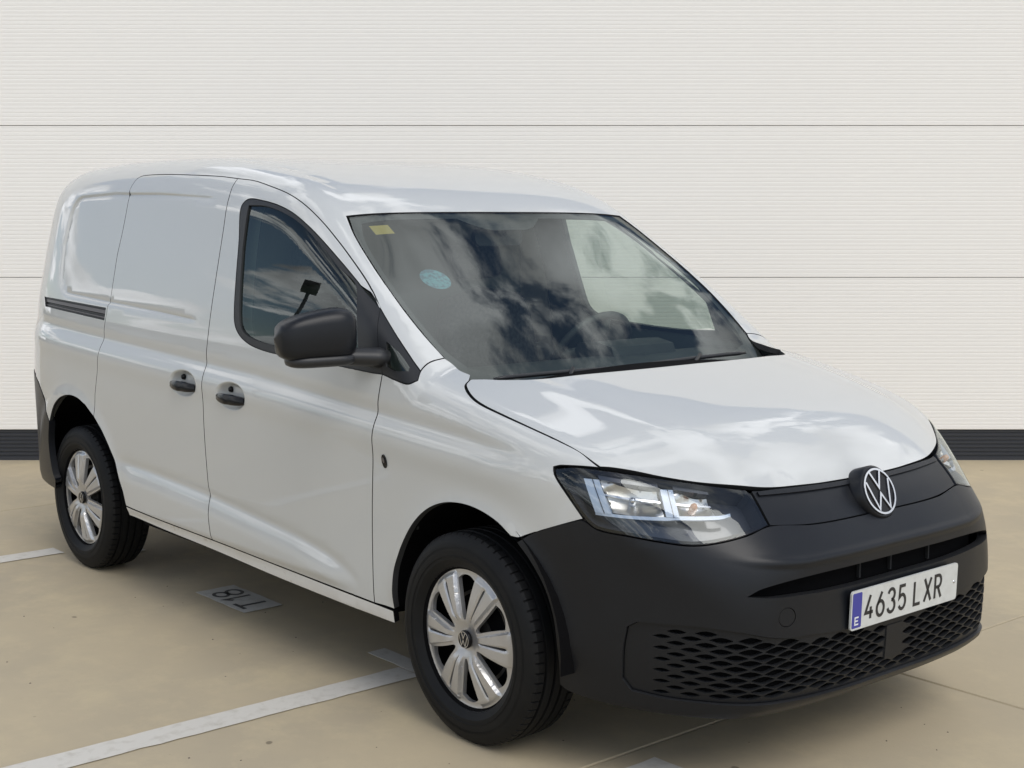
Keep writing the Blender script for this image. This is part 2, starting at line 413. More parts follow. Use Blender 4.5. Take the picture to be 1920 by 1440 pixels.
class MB:
    def __init__(s): s.v=[];s.f=[]
    def add(s,V,F):
        k=len(s.v); s.v+= [tuple(v) for v in V]; s.f+=[tuple(i+k for i in f) for f in F]
    def box(s,a,b,M=None):
        (x0,y0,z0_),(x1,y1,z1)=a,b
        V=[Vector(p) for p in ((x0,y0,z0_),(x1,y0,z0_),(x1,y1,z0_),(x0,y1,z0_),(x0,y0,z1),(x1,y0,z1),(x1,y1,z1),(x0,y1,z1))]
        if M is not None: V=[M@v for v in V]
        s.add(V,[(0,3,2,1),(4,5,6,7),(0,1,5,4),(1,2,6,5),(2,3,7,6),(3,0,4,7)])
    def tube(s,pts,r,n=10,cap=True,sy=1):
        pts=[Vector(p) for p in pts]; V=[];F=[]; up=None
        for i,p in enumerate(pts):
            d=(pts[min(i+1,len(pts)-1)]-pts[max(i-1,0)]).normalized()
            if up is None:
                up=Vector((0,0,1)) if abs(d.z)<.9 else Vector((1,0,0))
            u=d.cross(up).normalized(); v=u.cross(d); up=v
            rr=r[i] if isinstance(r,(list,tuple)) else r
            for k in range(n):
                a=2*math.pi*k/n; V.append(p+u*math.cos(a)*rr+v*math.sin(a)*rr*sy)
        for i in range(len(pts)-1):
            for k in range(n): F.append((i*n+k,i*n+(k+1)%n,(i+1)*n+(k+1)%n,(i+1)*n+k))
        if cap: F.append(tuple(range(n-1,-1,-1))); F.append(tuple((len(pts)-1)*n+k for k in range(n)))
        s.add(V,F)
    def lathe(s,prof,n=64,M=None,closed=False):
        # prof: list of (r,h); axis = local z
        V=[];F=[];m=len(prof)
        for k in range(n):
            a=2*math.pi*k/n
            for r,h in prof:
                v=Vector((r*math.cos(a),r*math.sin(a),h)); V.append(M@v if M is not None else v)
        for k in range(n):
            for i in range(m-1 if not closed else m):
                j=(i+1)%m; k2=(k+1)%n
                F.append((k*m+i,k2*m+i,k2*m+j,k*m+j))
        s.add(V,F)
    def prism(s,poly,M,t):
        # poly 2D (ccw), extruded 0..t in local z
        n=len(poly); V=[M@Vector((x,y,t)) for x,y in poly]+[M@Vector((x,y,0)) for x,y in poly]
        F=[tuple(range(n)),tuple(range(2*n-1,n-1,-1))]+[(i,i+n,(i+1)%n+n,(i+1)%n) for i in range(n)]
        s.add(V,F)
    def stroke(s,pts,wd,M,t,closed=False):
        # flat polyline with mitred joints, raised by t
        P=[np.array(p,float) for p in pts]; n=len(P); Lf=[];Rt=[]
        for i in range(n):
            a=P[i-1] if (i>0 or closed) else None; b=P[(i+1)%n] if (i<n-1 or closed) else None
            d1=(P[i]-a)/np.linalg.norm(P[i]-a) if a is not None else None
            d2=(b-P[i])/np.linalg.norm(b-P[i]) if b is not None else None
            if d1 is None: d1=d2
            if d2 is None: d2=d1
            n1=np.array([-d1[1],d1[0]]); n2=np.array([-d2[1],d2[0]]); mt=n1+n2; l=np.linalg.norm(mt)
            mt=mt/l if l>1e-6 else n1; k=min(1/max(mt@n1,.35),2.2)
            Lf.append(P[i]+mt*wd/2*k); Rt.append(P[i]-mt*wd/2*k)
        V=[M@Vector((*p,t)) for p in Lf]+[M@Vector((*p,t)) for p in Rt]+[M@Vector((*p,0)) for p in Lf]+[M@Vector((*p,0)) for p in Rt]
        F=[]; rng_=range(n if closed else n-1)
        for i in rng_:
            j=(i+1)%n; F+=[(i,n+i,n+j,j),(i,j,2*n+j,2*n+i),(n+i,3*n+i,3*n+j,n+j)]
        if not closed: F+=[(0,2*n,3*n,n),(n-1,2*n-1,4*n-1,3*n-1)]
        s.add(V,F)
    def build(s,name,m,parent=None,smooth=False,auto=None): return rawmesh(name,s.v,s.f,m,parent,smooth,auto)
def empty(name,loc,label,cat,group=None):
    o=bpy.data.objects.new(name,None); COL.objects.link(o); o.location=loc; o.empty_display_size=.2
    o['label']=label; o['category']=cat
    if group: o['group']=group
    return o
def frame(o,x,z):
    """matrix with local x,y(cross),z axes at o"""
    z=Vector(z).normalized(); x=Vector(x); x=(x-z*x.dot(z)).normalized(); y=z.cross(x)
    M=Matrix.Identity(4)
    for i in range(3): M[i][0]=x[i];M[i][1]=y[i];M[i][2]=z[i];M[i][3]=o[i]
    return M
# ---------------------------------------------------------------- ground, wall
def gmat(name,base,c2,c3,rough=.75):
    m=mat(name,base,rough,spec=.3); t=m.node_tree; b=t.nodes['Principled BSDF']; tc=t.nodes.new('ShaderNodeTexCoord')
    def no(sc,det,ro=.6):
        n=t.nodes.new('ShaderNodeTexNoise'); n.inputs['Scale'].default_value=sc; n.inputs['Detail'].default_value=det; n.inputs['Roughness'].default_value=ro
        t.links.new(tc.outputs['Object'],n.inputs['Vector']); return n.outputs[0]
    def mr(s,a,b_):
        n=t.nodes.new('ShaderNodeMapRange'); n.inputs[1].default_value=a; n.inputs[2].default_value=b_; t.links.new(s,n.inputs[0]); return n.outputs[0]
    def mx(f,a,c):
        x=t.nodes.new('ShaderNodeMix'); x.data_type='RGBA'; t.links.new(f,x.inputs[0])
        if isinstance(a,tuple): x.inputs[6].default_value=(*a,1)
        else: t.links.new(a,x.inputs[6])
        x.inputs[7].default_value=(*c,1); return x.outputs[2]
    c=mx(mr(no(.9,5),.35,.68),base,c2); c=mx(mr(no(3.5,7,.7),.48,.75),c,c3)
    c=mx(mr(no(70,2),.70,.82),c,tuple(v*.72 for v in base))
    c=mx(mr(no(9,1,.3),.775,.79),c,tuple(v*.45 for v in base))
    t.links.new(c,b.inputs['Base Color'])
    u=t.nodes.new('ShaderNodeBump'); u.inputs['Strength'].default_value=.25; u.inputs['Distance'].default_value=.002
    t.links.new(no(140,3),u.inputs['Height']); t.links.new(u.outputs[0],b.inputs['Normal'])
    r=t.nodes.new('ShaderNodeMapRange'); r.inputs[3].default_value=rough-.18; r.inputs[4].default_value=rough+.12; t.links.new(no(2.2,4),r.inputs[0]); t.links.new(r.outputs[0],b.inputs['Roughness'])
    return m
CONC=gmat('tan_concrete',(.475,.398,.270),(.395,.337,.243),(.52,.438,.288))
JOINT=mat('joint_dark',(.10,.085,.065),.9)
g=rawmesh('ground',[(-300,-300,-.012),(300,-300,-.012),(300,300,-.012),(-300,300,-.012)],[(0,1,2,3)],JOINT); g['kind']='structure'
# concrete bays: jointed slabs (pitch 4.55 m), each its own piece
PX,PY=4.56,4.6; gp=.0035
def slabmesh(w_,d_,n=8):
    e=.004
    V=[(0+gp,0+gp,-.010),(w_-gp,gp,-.010),(w_-gp,d_-gp,-.010),(gp,d_-gp,-.010),(gp,gp,-e),(w_-gp,gp,-e),(w_-gp,d_-gp,-e),(gp,d_-gp,-e),(gp+e,gp+e,0),(w_-gp-e,gp+e,0),(w_-gp-e,d_-gp-e,0),(gp+e,d_-gp-e,0)]
    F=[(8,9,10,11)]+[(i,(i+1)%4,(i+1)%4+4,i+4) for i in range(4)]+[(i+4,(i+1)%4+4,(i+1)%4+8,i+8) for i in range(4)]
    me=bpy.data.meshes.new('slab'); me.from_pydata(V,[],F); me.update(); me.materials.append(CONC); return me
SM=slabmesh(PX,PY)
for i in range(-6,6):
    for j in range(-6,6):
        o=bpy.data.objects.new('slab',SM); COL.objects.link(o); o.parent=g; o.location=(.372+i*PX,.662+j*PY,0)
# painted lines
LINE=mat('line_paint',(.60,.575,.52),.6,noise=(22,(.47,.44,.38),.50,.78),bump=(90,.3,.001))
def flatpoly(name,pts,z,m,parent=None,th=.0012):
    # thin raised paint film with uneven edges
    P=resample(pts,.06); P=P+rng.normal(0,.0016,P.shape)
    n=len(P); c=P.mean(0)
    V=[(x,y,z+th) for x,y in P]+[(x,y,z) for x,y in P]
    return rawmesh(name,V,[tuple(range(n))]+[(i,n+i,n+(i+1)%n,(i+1)%n) for i in range(n)],m,parent)
def line(name,x0,x1,ya,yb,label):
    o=flatpoly(name,[(x0,ya),(x1,ya),(x1,yb),(x0,yb)],.003,LINE); o['label']=label; o['category']='parking line'; o['group']='painted parking lines'; return o
line('parking_line',-.690,-.572,-9,-.632,'white painted bay line running into the foreground beside the front wheel')
line('parking_line',-3.185,-3.062,-9,-.86,'thin white bay line leading away from the rear wheel')
line('parking_line',-.90,-.36,-.622,-.545,'short white crossbar of a bay line under the van by the front wheel')
line('parking_line',-3.36,-2.86,-.622,-.545,'short white crossbar of a bay line behind the rear wheel')
BAYW=mat('bay_plate_white',(.56,.545,.50),.6,noise=(25,(.44,.42,.37),.45,.8))
bp=empty('bay_number',(-1.835,-.622,0),'white painted rectangle reading T18 on the ground beside the van','ground marking')
GO=Matrix.Translation((-1.835,-.622,.003))
def child_world(o,p): o.parent=p; o.matrix_parent_inverse=Matrix.Translation(-Vector(p.location)); return o
o=flatpoly('plate',[(-2.036,-.712),(-1.637,-.712),(-1.637,-.534),(-2.036,-.534)],.003,BAYW); child_world(o,bp)
mb=MB(); Mx=frame((-1.835,-.623,.0045),(-1,0,0),(0,0,1))  # local x -> -X, local y -> -Y
def s_(pts,wd=.016,closed=False): mb.stroke(pts,wd,Mx,.0008,closed)
s_([(-.155,.058),(-.065,.058)]); s_([(-.11,.054),(-.11,-.060)])
s_([(-.012,.032),(.016,.058),(.016,-.060)])
e8=[(.095+.036*math.cos(a),.030+.028*math.sin(a)) for a in np.linspace(0,2*math.pi,20)[:-1]]
e9=[(.095+.040*math.cos(a),-.031+.031*math.sin(a)) for a in np.linspace(0,2*math.pi,20)[:-1]]
s_(e8,.015,True); s_(e9,.015,True)
child_world(mb.build('lettering',INK),bp)
o=flatpoly('bay_number',[(.455,-.712),(.86,-.712),(.86,-.534),(.455,-.534)],.003,BAYW); o['label']='blank white painted rectangle just peeking in at the bottom edge'; o['category']='ground marking'
# small stones and specks on the concrete
mb=MB()
for k in range(240):
    x,y=rng.uniform(-3.5,3),rng.uniform(-3,2.6); r=rng.uniform(.0018,.0045); 
    V=[(x+r*math.cos(a)*rng.uniform(.7,1.2),y+r*math.sin(a)*rng.uniform(.7,1.2),0) for a in np.linspace(0,2*math.pi,6)[:-1]]+[(x,y,r*.7)]
    mb.add(V,[(i,(i+1)%5,5) for i in range(5)])
o=mb.build('grit',mat('grit',(.11,.095,.075),.9)); o['kind']='stuff'; o['label']='tiny dark grit specks scattered over the tan concrete'; o['category']='grit'
# wall: micro-ribbed sandwich panels
WP=mat('cream_panel_coating',(.86,.84,.80),.55,spec=.3,noise=(.5,(.845,.826,.788),.3,.7))
WD=mat('anthracite_panel_coating',(.035,.038,.045),.45,spec=.35)
fh=Vector((math.cos(YAW),math.sin(YAW),0)); rh=Vector((math.sin(YAW),-math.cos(YAW),0))
W0_=Vector((-3.621,2.352,0)); XL,XR=-4.6,13.0
wall=empty('wall',W0_+rh*4,'cream ribbed metal panel wall with a dark plinth behind the van','wall'); 
wall['kind']='structure'
def ribpanel(name,za,zb,pitch,depth,m,out=0,flatfrac=.55):
    # profile across height then extruded along the wall
    n=max(1,round((zb-za-.02)/pitch)); p=(zb-za-.02)/n; prof=[(za,-.03),(za,-.003),(za+.002,out),(za+.010,out)]
    z=za+.01
    for k in range(n):
        prof+= [(z+p*flatfrac,out),(z+p*(flatfrac+.12),out-depth),(z+p*.90,out-depth),(z+p*.98 if k<n-1 else z+p,out)]
        z+=p
    prof+=[(zb-.002,out),(zb,-.003),(zb,-.03)]
    base=wall.location; V=[];F=[]
    for s in (XL,XR):
        for z_,d_ in prof:
            q=W0_+rh*s-fh*d_; V.append((q.x-base.x,q.y-base.y,z_))
    k=len(prof)
    for i in range(k-1): F.append((i,i+k,i+1+k,i+1))
    F.append(tuple(range(k))); F.append(tuple(range(2*k-1,k-1,-1)))
    return rawmesh(name,V,F,m,wall)
ribpanel('plinth_panel',0,.195,.0235,.006,WD,out=-.004,flatfrac=.5)
zs=[.199,1.178,2.129,3.09,4.05]
for a,b_ in zip(zs,zs[1:]): ribpanel('wall_panel',a+.0018,b_-.0018,.0235,.0006,WP)
q=[W0_+rh*XL+fh*.03-wall.location,W0_+rh*XR+fh*.03-wall.location,W0_+rh*XR+fh*.2-wall.location,W0_+rh*XL+fh*.2-wall.location]
V=[(v.x,v.y,0) for v in q]+[(v.x,v.y,4.05) for v in q]
rawmesh('wall_core',V,[(0,1,5,4),(1,2,6,5),(2,3,7,6),(3,0,4,7),(4,5,6,7)],mat('joint_grey',(.42,.41,.39),.8),wall)

# ---------------------------------------------------------------- the van
VAN=empty('delivery_van',(-1.35,0,0),'white panel van with charcoal bumpers and plate 4635 LXR','van')
class Root:  # everything is modelled in world space; children get an inverse offset
    pass
def adopt(o,p=None):
    p=p or VAN
    if isinstance(o,tuple):
        for x in o: adopt(x,p)
        return o
    o.parent=p; q=p; t=Vector((0,0,0))
    while q is not None: t+=q.location; q=q.parent
    if p is VAN: o.matrix_parent_inverse=Matrix.Translation(-Vector(VAN.location))
    return o
def A3(s): return [tuple(map(float,p.split(','))) for p in s.strip().strip('()').split(') (')]
def xz(L_): return [(a,-float(B.W(np.array([a]),np.array([b_]))[0]),b_) for a,b_ in dens3(L_)]
GAP=A3("(-2.411,-0.848,1.405) (-2.400,-0.821,1.525) (-2.400,-0.794,1.636) (-2.403,-0.773,1.688) (-2.390,-0.750,1.722) (-2.355,-0.739,1.734) (-2.162,-0.734,1.737) (-1.923,-0.733,1.729) (-1.705,-0.726,1.719) (-1.581,-0.724,1.709) (-1.459,-0.721,1.698) (-1.328,-0.726,1.674) (-1.200,-0.731,1.646) (-1.084,-0.737,1.607) (-0.966,-0.745,1.552) (-0.849,-0.753,1.484) (-0.739,-0.762,1.415) (-0.652,-0.772,1.359) (-0.588,-0.785,1.315) (-0.531,-0.803,1.272)")
gi=9 # index of the B-pillar seam in GAP
SLR=xz([(-2.409, 1.3), (-2.41, 1.212), (-2.418, 1.13), (-2.428, 1.04), (-2.445, 0.96), (-2.465, 0.885), (-2.487, 0.81)])
RARCH=A3("(-2.945,-0.931,0.372) (-2.985,-0.931,0.443) (-3.005,-0.932,0.540) (-2.980,-0.938,0.640) (-2.918,-0.941,0.715) (-2.840,-0.943,0.762) (-2.745,-0.943,0.785) (-2.652,-0.941,0.782) (-2.570,-0.937,0.759) (-2.493,-0.934,0.718) (-2.419,-0.930,0.660) (-2.351,-0.926,0.585) (-2.290,-0.920,0.495) (-2.245,-0.931,0.424) (-2.220,-0.932,0.370)")
MID=xz([(-1.581, 1.709), (-1.564, 1.63), (-1.552, 1.51), (-1.546, 1.33), (-1.545, 1.15), (-1.546, 0.98), (-1.549, 0.83), (-1.547, 0.7), (-1.538, 0.56), (-1.524, 0.45), (-1.508, 0.352)])
DFR=xz([(-0.43, 1.074), (-0.433, 1.05), (-0.442, 0.98), (-0.45, 0.9), (-0.457, 0.82), (-0.465, 0.74), (-0.473, 0.64), (-0.478, 0.52), (-0.478, 0.324)])
SILL=xz([(-2.220,.370),(-1.931,.360),(-1.508,.351),(-1.076,.338),(-.712,.329),(-.478,.324),(-.375,.322)])
WTOP=A3("(-0.531,-0.803,1.272) (-0.646,-0.795,1.338) (-0.782,-0.790,1.418) (-0.923,-0.780,1.494) (-1.015,-0.775,1.539) (-1.111,-0.769,1.577) (-1.216,-0.767,1.606) (-1.333,-0.766,1.624) (-1.420,-0.768,1.630) (-1.452,-0.775,1.612) (-1.456,-0.785,1.585)")
WREAR=A3("(-1.425,-0.813,1.476) (-1.398,-0.845,1.325) (-1.377,-0.866,1.218) (-1.357,-0.874,1.170) (-1.303,-0.879,1.131) (-1.205,-0.881,1.104) (-1.035,-0.880,1.090) (-0.725,-0.874,1.082) (-0.487,-0.871,1.074)")
SHELLP=dict()
WSE=A3("(-0.934,-0.663,1.568) (-0.835,-0.694,1.499) (-0.699,-0.718,1.407) (-0.585,-0.732,1.331) (-0.491,-0.736,1.264) (-0.388,-0.732,1.189) (-0.301,-0.722,1.126)")
WSB=A3("(-0.240,-0.712,1.094) (-0.180,-0.706,1.080)")
PILS=A3("(-0.298,-0.763,1.120) (-0.290,-0.802,1.107) (-0.284,-0.828,1.093)")
S=lambda L_: p2(dens3(L_),'sec')
mirs=lambda Q: [(a,-b) for a,b in Q]
# --- body shell: roof, pillars, rear quarters in one skin
r=[]
r+=[tuple(p) for p in S(WSE)]+[tuple(p) for p in S(PILS)]
r+=[tuple(p) for p in S([(-.324,-.826,1.121),(-.422,-.818,1.192)])]
r+=[tuple(p) for p in S(GAP[::-1])]
r+=[tuple(p) for p in S(SLR)]
r+=[tuple(p) for p in S([RARCH[9]])]
r+=[tuple(p) for p in S(RARCH[3:9][::-1])]
r+=[tuple(p) for p in S([(-3.06,-.92,.735),(-3.156,-.909,.80)])]
XRR=-3.225
rear_b=SC*math.atan2(.86,.80-1.0)
r+=[(XRR,SC*math.atan2(.86,-.17)),(XRR,1.1),(XRR,.6)]
rr=r+[(XRR-.04,.35),(XRR-.06,0)]+[(XRR-.04,-.35)]+mirs(r[::-1])
TRACK3=A3("(-3.130,-0.873,1.198) (-2.425,-0.893,1.184) (-2.427,-0.901,1.130) (-3.095,-0.886,1.156)")
th_=[tuple(p) for p in p2(TRACK3,'sec')]
# denser points along shape edges of the stamped panel
def feat(lines,offs=(-.009,-.003,.003,.009,.016),step=.010):
    E=[]
    for ln in lines:
        P=resample(ln,step,closed=False); d=np.gradient(P,axis=0); d/=np.linalg.norm(d,axis=1,keepdims=True)+1e-9; n=np.stack([-d[:,1],d[:,0]],1)
        for o in offs: E.append(P+n*o)
    return np.concatenate(E)
def side2sec(x,z):
    P=[]
    if len(x)>1 and len(x)<12: q_=dens3(list(zip(x,z))); x=[a for a,_ in q_]; z=[b_ for _,b_ in q_]
    for a,b_ in zip(x,z):
        y=float(B.W(np.array([a]),np.array([b_]))[0]); P.append((a,-y,b_))
    return [tuple(q) for q in p2(P,'sec')]
tops=side2sec([-2.90,-2.53,-2.12,-1.65],[1.648,1.664,1.658,1.636]); lefts=side2sec([-2.905,-2.955,-2.968,-2.972,-2.95,-2.93],[1.648,1.61,1.55,1.44,1.30,1.2]); bots=side2sec([-2.91,-2.4,-1.97,-1.66],[1.222,1.199,1.185,1.170])
sh=side2sec([-3.2,-2.4,-1.2,-.45,0,.27,.45],[1.088,1.053,1.004,.951,.921,.896,.87]); lc=side2sec([-2.4,-2.03,-1.54,-.92,-.70,-.56,-.5],[.55,.541,.517,.464,.428,.38,.35])
cups=[]
for hx,hz in HND:
    q=[]
    for rr_ in np.linspace(0,1.15,14):
        for t in np.linspace(0,2*math.pi,max(1,int(rr_*60)))[:-1]: q.append((hx+.1*rr_*math.cos(t),hz+.046*rr_*math.sin(t)))
    cups+=side2sec([a for a,_ in q],[b_ for _,b_ in q])
FE=np.concatenate([feat([tops,lefts,bots],(-.014,-.008,-.004,-.001,.003,.008)),feat([sh],(-.03,-.02,-.01,0,.01,.02,.03),.016),feat([lc],(-.014,-.007,-.002,.003,.008,.016),.012),feat([side2sec([-2.4,-2.03,-1.54,-.92,-.74],[.478,.468,.444,.391,.36])],(-.012,-.005,.002,.009,.016),.012),feat([side2sec([-2.3,-1.5,-.5],[.352,.352,.352])],(-.02,-.012,-.004,.004,.012,.02),.014)])
FEC=np.concatenate([FE,np.array(cups)])
FE2=np.concatenate([FE,FE*np.array([1,-1])])
shell=adopt(panel('body_shell',None,rr,'sec',PAINT,h=.026,holes=[th_,mirs(th_)],raw=True,extra=FE2,gap=.0015,fine=.016,fl=.014))
# --- sliding doors, front doors, fenders
P_=[tuple(p) for p in S(GAP[:gi+1])]+[tuple(p) for p in S(MID[1:])]+[tuple(p) for p in S([p for p in SILL if p[0]<-1.508][::-1])]+[tuple(p) for p in S(RARCH[9:-1][::-1])]+[tuple(p) for p in S(SLR[::-1])]
sdo=adopt(panel('sliding_door',None,P_,'sec',PAINT,h=.026,raw=True,extra=FEC,fine=.014,both=True))
P_=[tuple(p) for p in S(MID[:0:-1])]+[tuple(p) for p in S(GAP[gi:])]+[tuple(p) for p in S(WTOP[1:]+WREAR)]+[tuple(p) for p in S(DFR)]+[tuple(p) for p in S([p for p in SILL if -1.508<p[0]<-.478][::-1])]
fdo=adopt(panel('front_door',None,P_,'sec',PAINT,h=.026,raw=True,extra=FEC,fine=.012,both=True))
HDS=A3("(-0.146,-0.745,1.070) (-0.125,-0.775,1.060) (-0.062,-0.808,1.038) (0.000,-0.822,1.020) (0.101,-0.821,0.998) (0.215,-0.812,0.973) (0.322,-0.797,0.946) (0.390,-0.785,0.925) (0.432,-0.778,0.903) (0.459,-0.771,0.887)")
HLO=A3("(0.398,-0.813,0.889) (0.345,-0.840,0.882) (0.352,-0.842,0.862) (0.393,-0.838,0.815) (0.448,-0.821,0.750)")
WB=A3("(0.434,-0.826,0.745) (0.289,-0.864,0.690) (0.236,-0.874,0.667)")
FARCH=A3("(-0.366,-0.888,0.320) (-0.364,-0.888,0.381) (-0.355,-0.891,0.450) (-0.334,-0.891,0.500) (-0.300,-0.891,0.560) (-0.248,-0.892,0.626) (-0.180,-0.892,0.680) (-0.100,-0.891,0.714) (-0.013,-0.890,0.727) (0.070,-0.888,0.722) (0.149,-0.883,0.700) (0.219,-0.877,0.660)")
QB=A3("(-0.430,-0.869,1.074) (-0.352,-0.869,1.060) (-0.298,-0.864,1.054) (-0.272,-0.848,1.067)")
P_=[tuple(p) for p in S(QB)]+[tuple(p) for p in S(PILS[::-1])]+[tuple(p) for p in S([WSE[-1]]+WSB)]+[tuple(p) for p in S(HDS)]+[tuple(p) for p in S(HLO)]+[tuple(p) for p in S(WB)]+[tuple(p) for p in S([(0.208,-0.878,0.667)]+FARCH[:-1][::-1])]+[tuple(p) for p in S([DFR[-1]])]+[tuple(p) for p in S(DFR[2:-1][::-1])]
fen=adopt(panel('front_fender',None,P_,'sec',PAINT,h=.024,raw=True,extra=FE,fine=.012,both=True,fl=.02))
# sill strips
P_=[tuple(p) for p in S(SILL)]
y_=[(x,b_+.034) for x,b_ in P_][::-1]
sil=adopt(panel('sill',None,P_+y_,'sec',SILLP,h=.02,raw=True,off=.0005,fl=.02,fm=DARK,both=True))
# --- window trim + glass
GL=A3("(-1.409,-0.778,1.607) (-1.309,-0.774,1.606) (-1.194,-0.774,1.586) (-1.055,-0.778,1.543) (-0.911,-0.787,1.473) (-0.779,-0.801,1.400) (-0.655,-0.808,1.330) (-0.566,-0.861,1.112) (-0.800,-0.872,1.106) (-1.100,-0.874,1.118) (-1.234,-0.877,1.133) (-1.310,-0.874,1.160) (-1.340,-0.867,1.208) (-1.392,-0.818,1.448)")
P_=[tuple(p) for p in S(WTOP+WREAR+[QB[0]])]
wfr=adopt(panel('window_trim',None,P_,'sec',TRIM,h=.03,raw=True,holes=[[tuple(p) for p in S(GL)]],fl=.02,fm=TRIM,both=True,gap=.001,off=-.001))
sgl=adopt(panel('door_glass',None,GL,'sec',SDG,h=.018,off=-.008,fl=0,gap=-.004,both=True,smoothn=True))
QT=[(-.531,-.803,1.272),(-.422,-.818,1.192),(-.324,-.826,1.121),(-.284,-.828,1.093),(-.272,-.848,1.067),(-.298,-.864,1.054),(-.352,-.869,1.06),(-.430,-.869,1.074)]
QG=A3("(-0.442,-0.836,1.172) (-0.383,-0.834,1.145) (-0.320,-0.838,1.102) (-0.318,-0.846,1.090) (-0.372,-0.863,1.088) (-0.415,-0.865,1.098)")
qtr=adopt(panel('quarter_trim',None,QT,'sec',TRIM,h=.03,holes=[QG],fl=.02,fm=TRIM,both=True,gap=.0012,off=-.001,fine=.01))
qgl=adopt(panel('quarter_glass',None,QG,'sec',SDG,h=.04,off=-.006,fl=0,gap=-.003,both=True,fine=.01))
# seal line between door window and quarter
# --- windscreen
BMAIN=B; B=BWS
wsr=[(x,-y) for x,y in []]
hdr=[(-.936,0),(-.936,-.34),(-.934,-.54),(-.932,-.659)]
edg=[(p[0],p[1]) for p in WSE[1:]]+[(p[0],p[1]) for p in WSB]
bot=[(-.130,-.66),(-.09,-.45),(-.06,-.2),(-.055,0)]
wsR=hdr+edg+bot
wsP=wsR+[(x,-y) for x,y in wsR[1:-1][::-1]]
wsP=[(a,b_) for a,b_ in wsP]
wgl=adopt(panel('windscreen',None,wsP,'top',WSG,h=.025,off=-.003,fl=.005,fm=TRIMG,raw=True,gap=.004))
e=.022
inn=[(-.905,0),(-.905,-.34),(-.903,-.54),(-.896,-.625),(-.82,-.665),(-.699,-.690),(-.585,-.704),(-.491,-.708),(-.388,-.702),(-.32,-.690),(-.255,-.655),(-.222,-.55),(-.205,-.3),(-.20,0)]
innR=[(-.842,.02),(-.842,-.09),(-.868,-.15),(-.905,-.20)]+inn[1:]
innL=[(x,-y) for x,y in ([(-.842,.02),(-.842,-.09),(-.868,-.15),(-.905,-.20)]+inn[1:])[::-1]]
frit=adopt(panel('windscreen_frit',None,wsP,'top',TRIM,h=.04,holes=[innR+[(x,-y) for x,y in inn[1:][:-1][::-1]]+[(-.905,.20),(-.868,.15),(-.842,.09)]],off=-.006,fl=.004,raw=True,gap=.006))
B=BMAIN
# cowl between glass and bonnet
HB=[(-.150,-.735),(-.120,-.700),(-.080,-.665),(-.014,-.590),(.044,-.433),(.084,-.241),(.098,0)]
cowlP=[(-.17,-.70),(-.145,-.45),(-.14,0)]
cp=cowlP+[(x,-y) for x,y in cowlP[:-1][::-1]]+[(-.15,.69),(-.05,.66),(.05,.52),(.11,.25),(.13,0),(.11,-.25),(.05,-.52),(-.05,-.66),(-.15,-.69)]
cow=adopt(panel('cowl_cover',None,cp,'top',DARK,h=.04,off=-.065,fl=.03,raw=True,fm=TRIM))
# --- bonnet
HF=[(.459,-.771),(.515,-.713),(.583,-.638),(.654,-.545),(.706,-.442),(.731,-.354),(.748,-.22),(.755,-.10),(.757,0)]
hp=HB[::-1]+[(p[0],p[1]) for p in HDS[:]]+HF[1:]
hp2=hp+[(x,-y) for x,y in hp[1:-1][::-1]]
HE=[]
for s in (1,-1):
    for k in np.linspace(-.1,.70,50):
        yc=np.interp(k,[-.1,.8],[.60,.47])+.03
        for d in (-.06,-.04,-.02,0,.02,.04,.06): HE.append((k,s*(yc+d)))
bon=adopt(panel('bonnet',None,hp2,'top',PAINT,h=.024,raw=True,extra=np.array(HE),fine=.012,fl=.018,gap=.0028))
# --- front bumper
FR=lambda L_: [tuple(q) for q in p2(L_,'front')]
mirf=lambda Q: [(-a,b_) for a,b_ in Q]
GRL=A3("(0.830,0,0.724) (0.831,-0.105,0.723) (0.823,-0.303,0.725) (0.790,-0.448,0.736)")
HLB=A3("(0.778,-0.532,0.718) (0.731,-0.628,0.700) (0.695,-0.671,0.697) (0.640,-0.720,0.704) (0.571,-0.768,0.714) (0.488,-0.807,0.724) (0.450,-0.821,0.744)")
BOT=A3("(0.360,-0.825,0.262) (0.387,-0.819,0.248) (0.470,-0.80,0.236) (0.600,-0.730,0.226) (0.760,-0.600,0.224) (0.830,-0.500,0.226) (0.859,-0.250,0.222) (0.860,0,0.218)")
FA2=A3("(0.230,-0.876,0.654) (0.278,-0.869,0.610) (0.328,-0.859,0.543) (0.358,-0.851,0.463) (0.369,-0.845,0.375)")
bR=FR(GRL)+FR(HLB)+FR(WB[:2])+FR(FA2)+FR(BOT)
bP=bR+mirf(bR[1:-1][::-1])
SLT=A3("(0.823,-0.580,0.568) (0.840,-0.536,0.588) (0.871,-0.420,0.603) (0.889,-0.209,0.607) (0.889,0,0.606)")
SLB=A3("(0.892,0,0.549) (0.892,-0.149,0.550) (0.884,-0.300,0.552) (0.877,-0.400,0.556) (0.856,-0.510,0.560)")
sR=FR(SLB)+FR(SLT[:1])+FR(SLT[1:]); sP=sR+mirf(sR[1:-1][::-1])
INT=A3("(0.550,-0.769,0.315) (0.553,-0.770,0.400) (0.564,-0.767,0.465) (0.591,-0.754,0.482) (0.655,-0.717,0.483) (0.745,-0.658,0.483) (0.823,-0.588,0.472) (0.857,-0.530,0.457) (0.872,-0.470,0.447) (0.886,-0.386,0.443) (0.896,-0.241,0.432) (0.896,0,0.428)")
INB=A3("(0.860,0,0.252) (0.860,-0.250,0.256) (0.852,-0.420,0.262) (0.820,-0.540,0.268) (0.769,-0.627,0.270) (0.650,-0.708,0.273) (0.572,-0.756,0.284)")
iR=FR(INB)+FR(INT); iP=iR+mirf(iR[1:-1][::-1])
